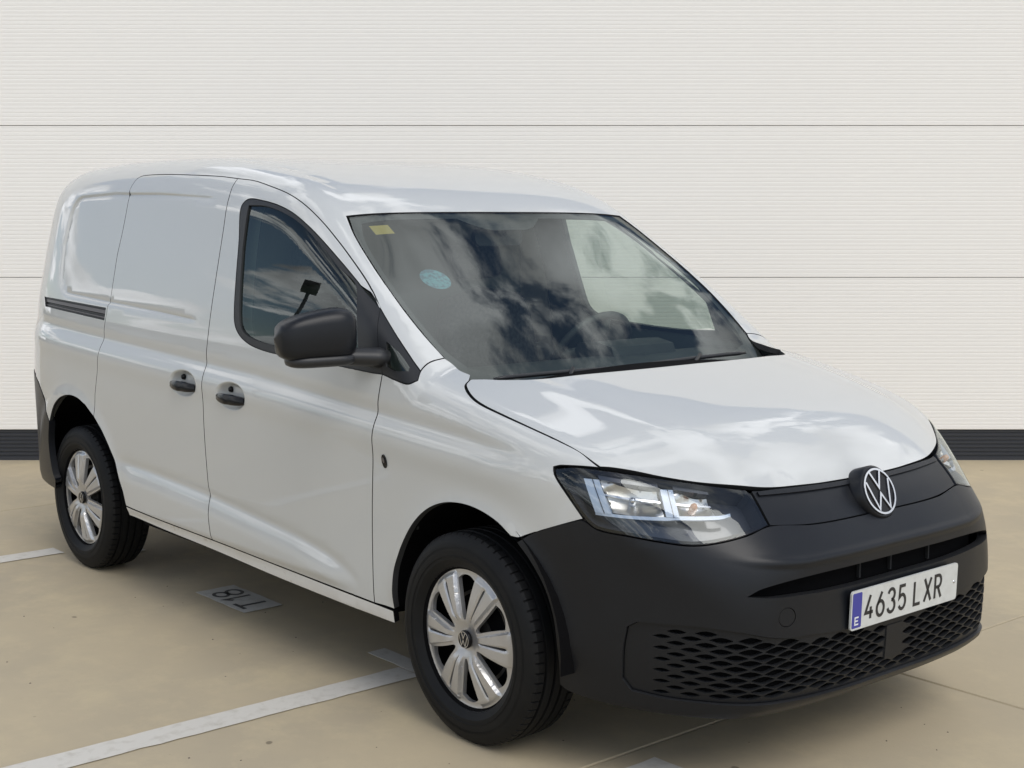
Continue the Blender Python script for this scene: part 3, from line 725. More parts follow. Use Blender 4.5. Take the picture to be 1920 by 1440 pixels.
capc=FR([(.871,-.469,.503)])[0]; circ=lambda c,r,n=20: [(c[0]+r*math.cos(t),c[1]+r*math.sin(t)) for t in np.linspace(0,2*math.pi,n,endpoint=False)]
aa_=np.linspace(-1.2,1.2,240); dz_=np.interp(np.abs(.95*np.sin(aa_)),[.40,.494,.559,.636,.72,.9],[0,.008,.017,.036,.036,.028])
BE=np.concatenate([np.stack([aa_,z_+dz_],1) for z_ in (.624,.629,.635,.640,.646,.650,.6545,.659,.664,.670)]+[np.stack([aa_,np.full(240,z_)],1) for z_ in (.230,.240,.250)])
bum=adopt(panel('front_bumper',None,bP,'front',BLACKP,h=.022,raw=True,holes=[sP,iP,circ(capc,.0265)],extra=BE,fine=.014,fl=.03,fm=TRIM,gap=.0018,hgap=0))
adopt(panel('tow_cap',None,circ(capc,.0245),'front',BLACKP,h=.02,raw=True,fl=.01,gap=0,fine=.008,off=-.001))
adopt(panel('upper_intake',None,sP,'front',DARK,h=.05,raw=True,off=-.055,fl=.0,gap=-.02))
mb=MB()
for y in (-.12,.03,.22):
    mb=MB(); a=float(np.arctan2(-y,.98)); P=surf([a,a],[.548,.608],'front'); 
    mb.box((float(P[0][0])-.054,y-.003,.548),(float(P[0][0])-.044,y+.003,.608))
    adopt(mb.build('intake_fin',SEAM))
# upper grille panel
gR=[(.0,.727)]; 
GTOP=FR([(.757,0,.8125),(.754,-.15,.8130),(.731,-.345,.8175),(.712,-.430,.8230)])
GSIDE=FR([(.713,-.441,.823),(.723,-.441,.811),(.793,-.449,.736)])
gR=GTOP+GSIDE+FR(GRL[::-1][1:]); gP=gR+mirf(gR[1:-1][::-1])
gri=adopt(panel('grille_panel',None,gP,'front',BLACKP,h=.02,raw=True,fl=.02,fm=SEAM,gap=.003,off=-.004))
mk=FR([(.772,0,.797),(.770,-.2,.798),(.733,-.43,.804)]); 
gb=[(a,b_+.001) for a,b_ in GTOP[:3]]+[(GTOP[3][0]-.004,GTOP[3][1]-.004)]+[(a,b_) for a,b_ in mk[::-1]]
adopt(panel('grille_brow',None,gb+mirf(gb[1:-1][::-1]),'front',BLACKP,h=.02,raw=True,fl=.006,fm=BLACKP,gap=.003,off=.002))
# lower mesh insert
holes=[];hs=[]
ip=resample(iP,.01)
row=.0158; cw=.073; zmin,zmax=.262,.478
def in_(Q,P): return pip(np.array(Q),P)
ipi=inset(ip,.004)
nrow=int((zmax-zmin)/row)+1
for k in range(nrow):
    zc_=zmin+.010+k*row
    for j in range(-12,13):
        ac=(j+(.5 if k%2 else 0))*cw
        if abs(ac)<.052 and .295<zc_<.405: continue
        sc=1.0 if abs(ac)<.52 else max(0,1-(abs(ac)-.52)/.36)
        if sc<.25 : continue
        w_=.0343*(.55+.45*sc); h_=.0127*(.35+.65*sc)
        pts=[]
        for u_,v_ in ((1,0),(.76,.36),(.42,.76),(0,.94),(-.42,.76),(-.76,.36),(-1,0),(-.76,-.36),(-.42,-.76),(0,-.94),(.42,-.76),(.76,-.36)):
            pts.append((ac+w_*u_,zc_+h_*v_*(.90 if abs(u_)<.1 else .86)))
        q=np.array(pts)
        if in_(q,ipi).all(): holes.append(pts)
adopt(panel('mesh_grille',None,iP,'front',BLACKP,h=.03,raw=True,holes=holes,fine=.03,fl=.014,fm=TRIM,gap=.003,off=-.010))
adopt(panel('mesh_backing',None,iP,'front',DARK,h=.05,raw=True,off=-.028,fl=0,gap=.0))
adopt(panel('radar_cover',None,[(-.040,.300),(.045,.300),(.042,.402),(-.036,.402)],'front',BLACKP,h=.03,raw=True,off=-.007,fl=.01,gap=0))
# rear bumper, tail lamp, tailgate
P_=[(XRR-.0,.80)]
rb=[(x,SC*math.atan2(.9,z_-1.0)) for x,z_ in ((-3.156,.80),(-3.06,.735))]+[tuple(p) for p in S(RARCH[:4][::-1])]
rb=rb+[(-2.98,SC*math.atan2(.9,.34-1)),(-3.38,SC*math.atan2(.9,.34-1)),(-3.38,SC*math.atan2(.88,.84-1)),(-3.26,SC*math.atan2(.88,.832-1))]
adopt(panel('rear_bumper',None,rb,'sec',BLACKP,h=.03,raw=True,off=.002,fl=.03,fm=BLACKP,both=True))
tl=[(XRR-.002,SC*math.atan2(.86,-.165)),(XRR-.002,1.1),(XRR-.002,.72),(XRR-.10,.72),(XRR-.10,1.1),(XRR-.10,SC*math.atan2(.86,-.165))]
adopt(panel('tail_lamp',None,tl,'sec',REDL,h=.03,raw=True,off=-.002,fl=.02,both=True))
zz_=[.32,.6,1,1.4,1.6,1.72,1.76,1.77]
tg=[]
for z_ in (.36,.6,.9,1.2,1.45,1.6): tg.append((-(float(B.W(np.array([-3.36]),np.array([z_]))[0])-.012),z_))
tgp=tg+[(-.6,1.72),(-.3,1.75),(0,1.755)]
tgp=tgp+[(-a,b_) for a,b_ in tgp[:-1][::-1]]
adopt(panel('tailgate',None,tgp,'rear',PAINT,h=.06,raw=True,fl=.02,gap=.0))
# --- headlights
HLT=A3("(0.462,-0.773,0.884) (0.515,-0.714,0.874) (0.583,-0.638,0.859) (0.654,-0.545,0.841) (0.704,-0.454,0.825)")
HLI=A3("(0.719,-0.445,0.812) (0.791,-0.453,0.736)")
HLP=FR([(0.398,-0.813,0.887),(0.350,-0.840,0.878),(0.356,-0.842,0.858),(0.395,-0.838,0.815),(0.452,-0.821,0.747)])+FR(HLB[:-1][::-1])+FR(HLI[::-1])+FR(HLT[::-1])
hl=adopt(panel('headlight',None,HLP,'front',LENS,h=.018,raw=True,fl=0,gap=.004,both=True,fine=.009,off=0))
def hchild(name,poly,m,side_objs=hl,**kw):
    o=panel(name,None,poly,'front',m,raw=True,both=True,**kw)
    for a,p in zip(o,side_objs):
        a.parent=p; a.matrix_parent_inverse=Matrix.Identity(4)
    return o
hin=inset(resample(HLP,.009),.0115)
hchild('lamp_bezel',HLP,TRIMG,h=.03,holes=[[tuple(p) for p in hin]],fl=.07,fm=LAMPD,gap=.0025,fine=.009,off=-.0015)
hchild('lamp_housing',HLP,LAMPD,h=.02,fl=0,gap=.008,off=-.062,fine=.012)
def cell(P3): return FR(P3)
c1=cell(A3("(0.470,-0.787,0.862) (0.585,-0.672,0.843) (0.622,-0.684,0.770) (0.520,-0.790,0.772)"))
c2=cell(A3("(0.612,-0.640,0.838) (0.669,-0.561,0.822) (0.714,-0.575,0.771) (0.658,-0.660,0.769)"))
def bowl(c,dep,base):
    c=np.array(c); ctr=c.mean(0); ex=np.abs(c-ctr).max(0)
    def f(a,b_):
        d=((a-ctr[0])/ex[0])**2+((b_-ctr[1])/ex[1])**2
        return base-dep*np.clip(1-d,0,1)**.7
    return f
hchild('reflector_bowl',c1,CHROMED,h=.009,fl=0,gap=.001,off=bowl(c1,.030,-.020),fine=.008)
hchild('reflector_bowl',c2,CHROMED,h=.009,fl=0,gap=.001,off=bowl(c2,.030,-.020),fine=.008)
def shift(c,da,db): return [(a+da,b_+db) for a,b_ in c]
def splitline(c,t0,t1,off_):
    # horizontal step shelf inside a reflector
    (a0,b0),(a1,b1),(a2,b2),(a3,b3)=c
    L0=lambda t:(a0+(a3-a0)*t,b0+(b3-b0)*t); L1=lambda t:(a1+(a2-a1)*t,b1+(b2-b1)*t)
    return [L0(t0),L1(t0),L1(t1),L0(t1)]
for c in (c1,c2):
    hchild('reflector_step',splitline(c,.40,.47,0),CHROME,h=.01,fl=.012,fm=CHROMED,gap=0,off=-.024,fine=.01)
    hchild('lamp_shroud',splitline(c,-.12,.02,0),LAMPD,h=.01,fl=.02,fm=LAMPD,gap=0,off=-.008,fine=.01)
d1=FR(A3("(0.431,-0.810,0.861) (0.470,-0.787,0.861) (0.520,-0.790,0.770) (0.476,-0.811,0.770)"))
d2=FR(A3("(0.590,-0.668,0.840) (0.611,-0.640,0.838) (0.657,-0.662,0.769) (0.632,-0.688,0.769)"))
for d in (d1,d2): 
    hchild('light_guide',d,DRL,h=.01,fl=.02,fm=DRL,gap=0,off=-.012,fine=.008)
    mid=[(d[0][0]*.45+d[1][0]*.55,d[0][1]),(d[0][0]*.4+d[1][0]*.6,d[0][1]),(d[3][0]*.4+d[2][0]*.6,d[3][1]),(d[3][0]*.45+d[2][0]*.55,d[3][1])]
    hchild('guide_groove',mid,LAMPD,h=.01,fl=.004,gap=0,off=-.0105,fine=.01)
lo=FR(A3("(0.476,-0.811,0.771) (0.630,-0.690,0.770) (0.650,-0.672,0.773) (0.715,-0.566,0.774) (0.728,-0.535,0.778) (0.728,-0.535,0.771) (0.715,-0.566,0.765) (0.650,-0.672,0.763) (0.630,-0.690,0.761) (0.476,-0.811,0.763)"))
hchild('light_guide',lo,DRL,h=.02,fl=.01,fm=DRL,gap=0,off=-.014,fine=.01)
for k,(cc_,mt_,rr2) in enumerate(((c1,CHROME,.010),(c2,AMBER,.011))):
    ctr=np.array(cc_).mean(0); P0=surf([ctr[0]],[ctr[1]],'front')[0]; n0=B.N(P0[None])[0]
    for s,ho in ((1,hl[0]),(-1,hl[1])):
        q=Vector((P0-n0*.028)*np.array([1,s,1])); nn=Vector(n0*np.array([1,s,1]))
        mb=MB(); mb.lathe([(0,rr2*1.6),(rr2*.6,rr2*1.5),(rr2,rr2*.6),(rr2,-.02)],16,frame(q,(0,0,1),nn)); o=mb.build('bulb',mt_,ho,True)
# --- emblem
def emblem(mbr,mbs,M,R,t,wd=.095):
    ring=[(math.cos(a),math.sin(a)) for a in np.linspace(0,2*math.pi,48,endpoint=False)]
    mbr.stroke([(x*R*.94,y*R*.94) for x,y in ring],R*.085,M,t,True)
    for pts in ([(-.34,.83),(0,.14),(.34,.83)],[(-.74,.46),(-.36,-.74),(0,-.09),(.36,-.74),(.74,.46)]):
        mbs.stroke([(x*R,y*R) for x,y in pts],R*wd,M,t)
en=Vector((.915,0,.40)).normalized(); ec=Vector((.808,0,.7725))
Me=frame(ec,(0,1,0),en)
mb=MB(); mb.lathe([(0,.0),(.074,.0),(.080,-.006),(.084,-.05)],48,frame(ec+en*.012,(0,1,0),en)); surr=adopt(mb.build('emblem_mount',BLACKP,None,True,auto=40))
m1,m2=MB(),MB(); Me2=frame(ec+en*.0125,(0,1,0),en); emblem(m1,m2,Me2,.0700,.005)
em=adopt(m1.build('emblem',CHROME)); 
o=m2.build('monogram',CHROME,em)
mb=MB(); mb.lathe([(0,.001),(.066,.001),(.0665,-.004)],40,Me2); mb.build('emblem_disc',TRIMG,em,False)
# --- number plate
pn=Vector((1,0,-.03)).normalized(); pc=Vector((.905,.018,.484)); Mp=frame(pc,(0,1,0),pn)
def rrect(w_,h_,r,n=5):
    P=[]
    for cx_,cy_,a0 in ((w_/2-r,h_/2-r,0),(-w_/2+r,h_/2-r,90),(-w_/2+r,-h_/2+r,180),(w_/2-r,-h_/2+r,270)):
        for k in range(n+1): a=rad(a0+90*k/n); P.append((cx_+r*math.cos(a),cy_+r*math.sin(a)))
    return P
mb=MB(); mb.prism(rrect(.52,.112,.010),Mp,.006); pl=adopt(mb.build('number_plate',PLATEW))
mb=MB(); mb.prism([(x-.2345,y) for x,y in rrect(.042,.100,.004,3)],Mp@Matrix.Translation((0,0,.0062)),.0006); mb.build('country_band',PLATEB,pl)
mb=MB(); Mq=Mp@Matrix.Translation((0,0,.0070)); 
for seg in ([(-.2265,-.020),(-.2425,-.020),(-.2425,-.040),(-.2265,-.040)],[(-.241,-.030),(-.229,-.030)]): mb.stroke(seg,.0042,Mq,.0004)
mb.build('country_letter',WHITEI,pl)
def arc(cx_,cy_,rx,ry,a0,a1,n=12): return [(cx_+rx*math.cos(rad(a)),cy_+ry*math.sin(rad(a))) for a in np.linspace(a0,a1,n)]
# glyph boxes 0..1 x 0..1
GLY={'4':[[(.62,1),(.04,.27),(1.0,.27)],[(.70,.50),(.70,0)]],
'6':[[(.66,1),(.10,.46)]+arc(.5,.31,.46,.31,160,510,22)],
'3':[arc(.48,.76,.42,.24,165,-88,12),arc(.48,.27,.46,.27,88,-165,14)],
'5':[[(.88,1),(.18,1),(.10,.50)]+arc(.48,.31,.44,.31,130,-150,16)],
'L':[[(.08,1),(.08,0),(.92,0)]],'X':[[(.04,1),(.96,0)],[(.96,1),(.04,0)]],
'R':[[(.08,0),(.08,1)]+[(.50,1)]+arc(.54,.745,.38,.255,88,-88,10)+[(.12,.49)],[(.50,.49),(.96,0)]]}
mb=MB(); Mq=Mp@Matrix.Translation((0,0,.0062)); x=-.196; cwid=.036; H_=.068
for ch in '4635 LXR':
    if ch==' ': x+=.022; continue
    for st in GLY[ch]: mb.stroke([(x+a*cwid,-.034+b_*H_) for a,b_ in st],.0096,Mq,.0007)
    x+=cwid+.0165
mb.build('plate_lettering',INK,pl)
mb=MB(); mb.lathe([(0,.003),(.004,.002),(.005,0)],12,Mp@Matrix.Translation((.243,.0,.006))); mb.build('plate_screw',CHROME,pl,True)
# --- wheels
def wheel(name,cx_,cy_,side,phase,label):
    root=empty(name,(cx_,cy_,.318),'', ''); del root['label']; del root['category']
    root['label']=label
    adopt(root); 
    Mw=Matrix.Rotation(rad(90),4,'X') if side<0 else Matrix.Rotation(rad(-90),4,'X')  # local z -> outward (-Y for right side)
    # tyre
    prof=[(.216,.086),(.226,.095),(.240,.1030),(.262,.1045),(.285,.101),(.300,.095),(.312,.086)]
    tread=[(.3185,.078,1),(.3195,.070,1),(.3200,.056,1),(.3125,.0545,0),(.3125,.0475,0),(.3205,.046,0),(.3210,.022,0),(.3130,.0205,0),(.3130,.0130,0),(.3212,.0115,0)]
    full=prof+[(a,b_) for a,b_,_ in tread]; sh_=[0]*len(prof)+[c for *_,c in tread]
    full=full+[(a,-b_) for a,b_ in full[::-1]]; sh_=sh_+sh_[::-1]
    nb=66; n=nb*6; V=[];F=[];m=len(full)
    for k in range(n):
        a=2*math.pi*(k//6+(0,.11,.16,.43,.70,.95)[k%6])/nb
        for (r_,h_),sflag in zip(full,sh_):
            rr_=r_-(.0055 if (sflag and k%6<2) else 0)
            if .236<r_<.30: rr_+=.0012*math.sin(a*1.0+h_*3)
            v=Mw@Vector((rr_*math.cos(a),rr_*math.sin(a),h_)); v.z=max(v.z,-.3165); V.append(v)
    for k in range(n):
        for i in range(m-1): F.append((k*m+i,((k+1)%n)*m+i,((k+1)%n)*m+i+1,k*m+i+1))
    t=rawmesh('tyre',V,F,RUBBER,root,True,auto=20)
    mb=MB()
    for r_ in (.252,.2755,.2795): mb.lathe([(r_-.001,.1035),(r_,.1062 if r_<.27 else .1035),(r_+.001,.1030)],96,Mw)
    mb.build('sidewall_ridge',RUBBER,root,True)
    # hub cap with windows
    R=.222
    def dish(r_,th):
        q=r_/R; base=.070+.022*(1-q**2)-.012*np.exp(-((q-.13)/.10)**2)
        sp=((th-phase+math.pi/6)%(math.pi/3))-math.pi/6  # angle from spoke centre
        lat=np.abs(sp)*r_
        asp=np.abs(sp)
        base=base+.011*sst(0,1,(.275-asp)/.035)*sst(.22,.40,q)*(1-sst(.86,.95,q))
        base=base-.006*np.clip((.05-asp)/.05,0,1)*sst(.25,.4,q)*(1-sst(.8,.9,q))
        base=base+.006*sst(.90,.97,q)
        return base
    sst=lambda a,b_,x_: sstep(a,b_,x_)
    loops=[np.array([(R*math.cos(a),R*math.sin(a)) for a in np.linspace(0,2*math.pi,120,endpoint=False)])]
    for k in range(6):
        a0=phase+math.pi/3*k+math.pi/6
        pts=[]
        for r_,ha in ((.062,.095),(.10,.155),(.14,.190),(.176,.215)): pts.append((r_,-ha))
        pts+= [(.184,-.10),(.186,0),(.184,.10)]
        for r_,ha in ((.176,.215),(.14,.190),(.10,.155),(.062,.095)): pts.append((r_,ha))
        pts.append((.056,0))
        q=np.array([(r_*1.04*math.cos(a0+d),r_*1.04*math.sin(a0+d)) for r_,d in pts]); loops.append(resample(q,.006,corner=50))
        a1=phase+math.pi/3*k; pts=[(.058,-.010),(.11,-.019),(.172,-.020),(.178,0),(.172,.020),(.11,.019),(.058,.010)]
        q=np.array([(r_*1.04*math.cos(a1+d),r_*1.04*math.sin(a1+d)) for r_,d in pts]); loops.append(resample(q,.007,corner=60))
    EX=[]
    for k in range(6):
        for da in (.276,.258,.240,.060,.035):
            for sg in (-1,1):
                for r_ in np.arange(.06,.214,.0055): EX.append((r_*math.cos(phase+math.pi/3*k+sg*da),r_*math.sin(phase+math.pi/3*k+sg*da)))
    V2,F2=tri2d(loops,.0058,np.array(EX))
    r_=np.hypot(V2[:,0],V2[:,1]); th=np.arctan2(V2[:,1],V2[:,0]); H=dish(r_,th)
    top=[Vector((a,b_,c)) for (a,b_),c in zip(V2,H)]
    FF=[]
    for f in F2:
        a,b_,c=V2[f[0]],V2[f[1]],V2[f[2]]
        FF.append(tuple(f) if (b_[0]-a[0])*(c[1]-a[1])-(b_[1]-a[1])*(c[0]-a[0])>0 else (f[0],f[2],f[1]))
    ed={}
    for f in FF:
        for i in range(3): ed[(f[i],f[(i+1)%3])]=1
    be=[e for e in ed if (e[1],e[0]) not in ed]; VV=list(top); mp={}
    for a,b_ in be:
        for i in (a,b_):
            if i not in mp: mp[i]=len(VV); VV.append(top[i]+Vector((0,0,-.014)))
    FF+=[(b_,a,mp[a],mp[b_]) for a,b_ in be]
    VV=[Mw@v for v in VV]
    hc=rawmesh('hubcap',VV,FF,SILVER,root,True,auto=24)
    mb=MB(); zc_=float(dish(np.array([.0]),np.array([0.]))[0])
    mb.lathe([(0,zc_+.007),(.025,zc_+.0065),(.0275,zc_+.002),(.0275,-.005+zc_)],32,Mw); mb.build('cap_disc',TRIMG,hc,True)
    m1=MB(); Mc=Mw@Matrix.Translation((0,0,zc_+.0072))@Matrix.Rotation((0 if side<0 else math.pi),4,'Z')
    emblem(m1,m1,Mc,.0255,.0008,wd=.13); m1.build('cap_emblem',CHROME,hc)
    # inner steel wheel and brake
    mb=MB(); mb.lathe([(.216,.085),(.209,.078),(.205,.02),(.205,-.09)],64,Mw); mb.lathe([(.204,.018),(.15,.025),(.09,.045),(.0,.045)],48,Mw)
    mb.build('steel_rim',DARK,root,True,auto=30)
    mb=MB(); mb.lathe([(.14,.032),(.075,.032),(.075,.05),(0,.05)],48,Mw)
    for k in range(5):
        a=2*math.pi*k/5; mb.lathe([(0,.066),(.009,.066),(.010,.05)],8,Mw@Matrix.Translation((.055*math.cos(a),.055*math.sin(a),0)))
    mb.build('brake_hub',STEEL,root,True,auto=30)
    return root
wheel('front_wheel',0,-.79,-1,rad(3),'front wheel with silver six spoke cover near the charcoal bumper')
wheel('rear_wheel',-2.755,-.80,-1,rad(38),'rear wheel with silver six spoke cover at the back of the van')
wheel('front_wheel',0,.79,1,rad(20),'far front wheel')
wheel('rear_wheel',-2.755,.80,1,rad(11),'far rear wheel')
# arch liners, floor, underbody
def liner(cx_,x0,x1,R_,s):
    V=[];F=[];n=24
    for k in range(n+1):
        a=(math.pi+.12)*k/n-.08
        for y in (.872,.50): V.append((cx_+R_*math.cos(a),s*y,.34+R_*math.sin(a)))
    for k in range(n): F.append((2*k,2*k+1,2*k+3,2*k+2))
    k0=len(V); V.append((cx_,s*.50,.34)); 
    for k in range(n): F.append((2*k+1,k0,2*k+3))
    return adopt(rawmesh('wheel_arch_liner',V,F,DARK))
for s in (-1,1): liner(.01,0,0,.405,s); liner(-2.745,0,0,.455,s)
mb=MB(); mb.box((-3.05,-.49,.26),(.70,.49,.30)); adopt(mb.build('underbody',DARK))
for bx in (((-2.19,-.86,.29),(-.44,.86,.32)),((-3.4,-.55,.34),(-3.2,.55,.38)),((.42,-.55,.245),(.80,.55,.26))):
    mb=MB(); mb.box(*bx); adopt(mb.build('underfloor_panel',DARK))
mb=MB(); mb.box((-1.64,-.70,.32),(-1.60,.70,1.62)); adopt(mb.build('bulkhead',CABINL)); mb=MB(); mb.box((-.16,-.70,.80),(-.12,.70,1.0)); adopt(mb.build('firewall',CABIN))
# mud flap hint by the front wheel
# --- door handles
for s in (-1,1):
    for (hx,hz),dr in zip(HND,(sdo,fdo)):
        y0_=float(B.W(np.array([hx-.13]),np.array([hz]))[0]); 
        mb=MB(); n=15; V=[];F=[]
        for k in range(n):
            t=k/(n-1)*2-1; xx=hx+.098*t; yo=float(B.W(np.array([hx+.13*np.sign(t+.001)]),np.array([hz]))[0])+.002+.013*(1-t*t)
            hh=.0185*(1-.35*abs(t)**3); zc_=hz-.012
            th2=.013
            sec=[(yo-th2,zc_-hh),(yo-.003,zc_-hh),(yo,zc_-hh+.004),(yo,zc_+hh-.006),(yo-.004,zc_+hh),(yo-th2,zc_+hh)]
            for y,z_ in sec: V.append((xx,s*y,z_))
        for k in range(n-1):
            for i in range(6): j=(i+1)%6; F.append((k*6+i,k*6+j,(k+1)*6+j,(k+1)*6+i))
        F+=[tuple(range(6)),tuple((n-1)*6+i for i in range(6))]
        mb.add(V,F); o=mb.build('handle',TRIMG,dr[0 if s<0 else 1],True,auto=35); o.matrix_parent_inverse=Matrix.Identity(4)
        mb=MB(); mb.lathe([(0,.012),(.008,.011),(.011,.006),(.012,0)],14,frame((hx-.034,s*(y0_-.030),hz+.020),(1,0,0),(0,s,0)))
        o=mb.build('lock_cap',TRIMG,dr[0 if s<0 else 1],True)
# sliding-door rail
for k,(t0,t1,of,m_) in enumerate(((0,.16,-.004,TRIM),(.20,.50,-.006,GREYM),(.56,.72,-.011,TRIM),(.74,.84,-.006,GREYM),(.88,1.0,-.006,TRIM))):
    q=[tuple(np.array(th_[0])*(1-t)+np.array(th_[3])*t) for t in (t0,t1)]+[tuple(np.array(th_[1])*(1-t)+np.array(th_[2])*t) for t in (t1,t0)]
    o=panel('rail_strip',None,q,'sec',m_,h=.05,raw=True,off=of,fl=.01,fm=m_,gap=.0,both=True,fine=.03)
    for x in o: x.parent=shell; x.matrix_parent_inverse=Matrix.Identity(4)
o=panel('rail_backing',None,th_,'sec',DARK,h=.05,raw=True,off=-.016,fl=.0,gap=-.002,both=True)
for x in o: x.parent=shell; x.matrix_parent_inverse=Matrix.Identity(4)
# side repeater / badge on the fender
rc=side2sec([-.395],[.803])[0]
el=[(rc[0]+.0125*math.cos(t),rc[1]+.021*math.sin(t)) for t in np.linspace(0,2*math.pi,20,endpoint=False)]
adopt(panel('side_repeater',None,el,'sec',TRIMG,h=.02,raw=True,off=.0035,fl=.006,gap=0,both=True,fine=.006))
el=[(rc[0]+.006*math.cos(t),rc[1]-.004+.009*math.sin(t)) for t in np.linspace(0,2*math.pi,14,endpoint=False)]
adopt(panel('repeater_lens',None,el,'sec',GREYM,h=.02,raw=True,off=.006,fl=.004,gap=0,both=True,fine=.005))
# --- door mirror (near side)
def mirror():
    V=[];F=[]; nu,nv=28,26
    c=Vector((-.552,-1.028,1.196)); ax=Vector((-.32,-.95,0)).normalized(); fr_=Vector((.95,-.32,0)).normalized()
    # superellipsoid shell, flattened at the back (glass side)
    for i in range(nu+1):
        u=-1+2*i/nu
        for j in range(nv):
            a=2*math.pi*j/nv; ca,sa=math.cos(a),math.sin(a)
            e_=.50; px_=math.copysign(abs(ca)**e_,ca); pz_=math.copysign(abs(sa)**e_,sa)
            taper=(1-abs(u)**5)**(1/3.2)
            hw=.078*(1.0-.03*u)
            if pz_>0: hw*=1.06-.20*u-.16*u*u
            dep=.085 if px_>0 else .055
            q=c+ax*(u*.136+.010)+fr_*(px_*dep*taper)+Vector((0,0,pz_*hw*taper-.006*u))
            V.append(c+(q-c)*.95)
    for i in range(nu):
        for j in range(nv): F.append((i*nv+j,i*nv+(j+1)%nv,(i+1)*nv+(j+1)%nv,(i+1)*nv+j))
    m=adopt(rawmesh('mirror_housing',V,F,BLACKP,None,True))
    # lower scuff shell, slightly proud and separated by a groove
    mb=MB(); V2=[];F2=[]
    for i in range(nu+1):
        u=-1+2*i/nu
        for j in range(nv):
            a=2*math.pi*j/nv; ca,sa=math.cos(a),math.sin(a)
            px_=math.copysign(abs(ca)**.7,ca); pz_=math.copysign(abs(sa)**.8,sa); taper=(1-abs(u)**4)**(1/3)
            q=c+ax*(u*.112-.006)+fr_*(px_*.074*taper)+Vector((0,0,-.074+pz_*.024*taper-.003*u)); V2.append(q)
    for i in range(nu):
        for j in range(nv): F2.append((i*nv+j,i*nv+(j+1)%nv,(i+1)*nv+(j+1)%nv,(i+1)*nv+j))
    rawmesh('mirror_underside',V2,F2,TRIM,m,True)
    mb=MB(); mb.tube([(-.545,-1.02,1.134),(-.505,-.94,1.128),(-.470,-.87,1.124),(-.45,-.83,1.12)],[.034,.038,.042,.046],16,sy=.75); mb.build('mirror_arm',TRIM,m,True)
    # glass
    mb=MB(); Mg=frame(c-fr_*.057+ax*.0,ax,-fr_); mb.prism(rrect(.19,.115,.03),Mg,.002); mb.build('mirror_glass',CHROME,m)
    return m
mirror()
# --- wipers
def onsurf(x,y,o): P=surf([x],[y],'top')[0]; n=B.N(P[None])[0]; return tuple(P+n*o)
def wiper(piv,a,b_,hub):
    mb=MB(); P=[onsurf(*(np.array(a)*(1-t)+np.array(b_)*t),.018) for t in np.linspace(0,1,14)]
    mb.tube(P,[.004]+[.0075]*12+[.004],8)
    w_=adopt(mb.build('wiper_blade',TRIM,None,True))
    md=tuple(np.array(P[7])+np.array([0,0,.012])); pv=onsurf(*piv,.0)
    mb=MB(); mb.tube([pv,tuple(np.array(pv)*.6+np.array(md)*.4+np.array([0,0,.010])),md],[.014,.009,.006],8); mb.lathe([(0,.03),(.016,.028),(.018,0)],14,Matrix.Translation(Vector(pv)-Vector((0,0,.01)))); mb.build('wiper_arm',TRIM,w_,True)
B=BWS
wiper((-.085,-.42),(-.190,-.62),(-.165,-.02),0)
wiper((-.075,.12),(-.170,.02),(-.195,.58),0)
B=BMAIN
# --- stickers
adopt(panel('inspection_sticker',None,[(-.885,-.60),(-.885,-.52),(-.842,-.52),(-.842,-.60)],'top',YEL,h=.02,raw=True,off=-.010,fl=.0006,gap=0,fm=YEL))
el=[(-.619+.046*math.cos(t),-.512+.057*math.sin(t)) for t in np.linspace(0,2*math.pi,28,endpoint=False)]
adopt(panel('emission_sticker',None,el,'top',TEAL,h=.02,raw=True,off=-.010,fl=.0006,gap=0,fm=TEAL,fine=.01))
# --- cabin
def extr(name,prof,y0_,y1_,m,parent=None,smooth=False,auto=30):
    n=len(prof); V=[(x,y0_,z_) for x,z_ in prof]+[(x,y1_,z_) for x,z_ in prof]
    F=[(i,(i+1)%n,(i+1)%n+n,i+n) for i in range(n)]+[tuple(range(n))[::-1],tuple(range(n,2*n))]
    return adopt(rawmesh(name,V,F,m,parent,smooth,auto))
extr('dashboard',[(-.17,1.00),(-.28,1.035),(-.42,1.055),(-.58,1.05),(-.66,1.02),(-.70,.96),(-.69,.88),(-.62,.80),(-.17,.80)],-.80,.80,CABIN,smooth=True)
extr('instrument_hood',[(-.50,1.04),(-.52,1.085),(-.60,1.10),(-.70,1.09),(-.72,1.06),(-.68,1.0)],.22,.55,CABIN,smooth=True)
extr('cabin_floor',[(-.48,.36),(-.48,.40),(-1.6,.40),(-1.6,.36)],-.80,.80,CABIN)
sc_=Vector((-.80,.38,1.04)); sn=Vector((-.82,0,.55)).normalized(); Ms=frame(sc_,(0,1,0),sn)
mb=MB(); P=[Ms@Vector((.178*math.cos(a),.178*math.sin(a),0)) for a in np.linspace(0,2*math.pi,49)]; mb.tube(P,.0155,10,cap=False)
for a in (0,180,270): mb.tube([Ms@Vector((.05*math.cos(rad(a)),.05*math.sin(rad(a)),-.012)),Ms@Vector((.17*math.cos(rad(a)),.17*math.sin(rad(a)),0))],[.03,.016],8)
mb.lathe([(0,.02),(.05,.014),(.065,-.02),(.05,-.05)],24,Ms)
adopt(mb.build('steering_wheel',CABIN,None,True))
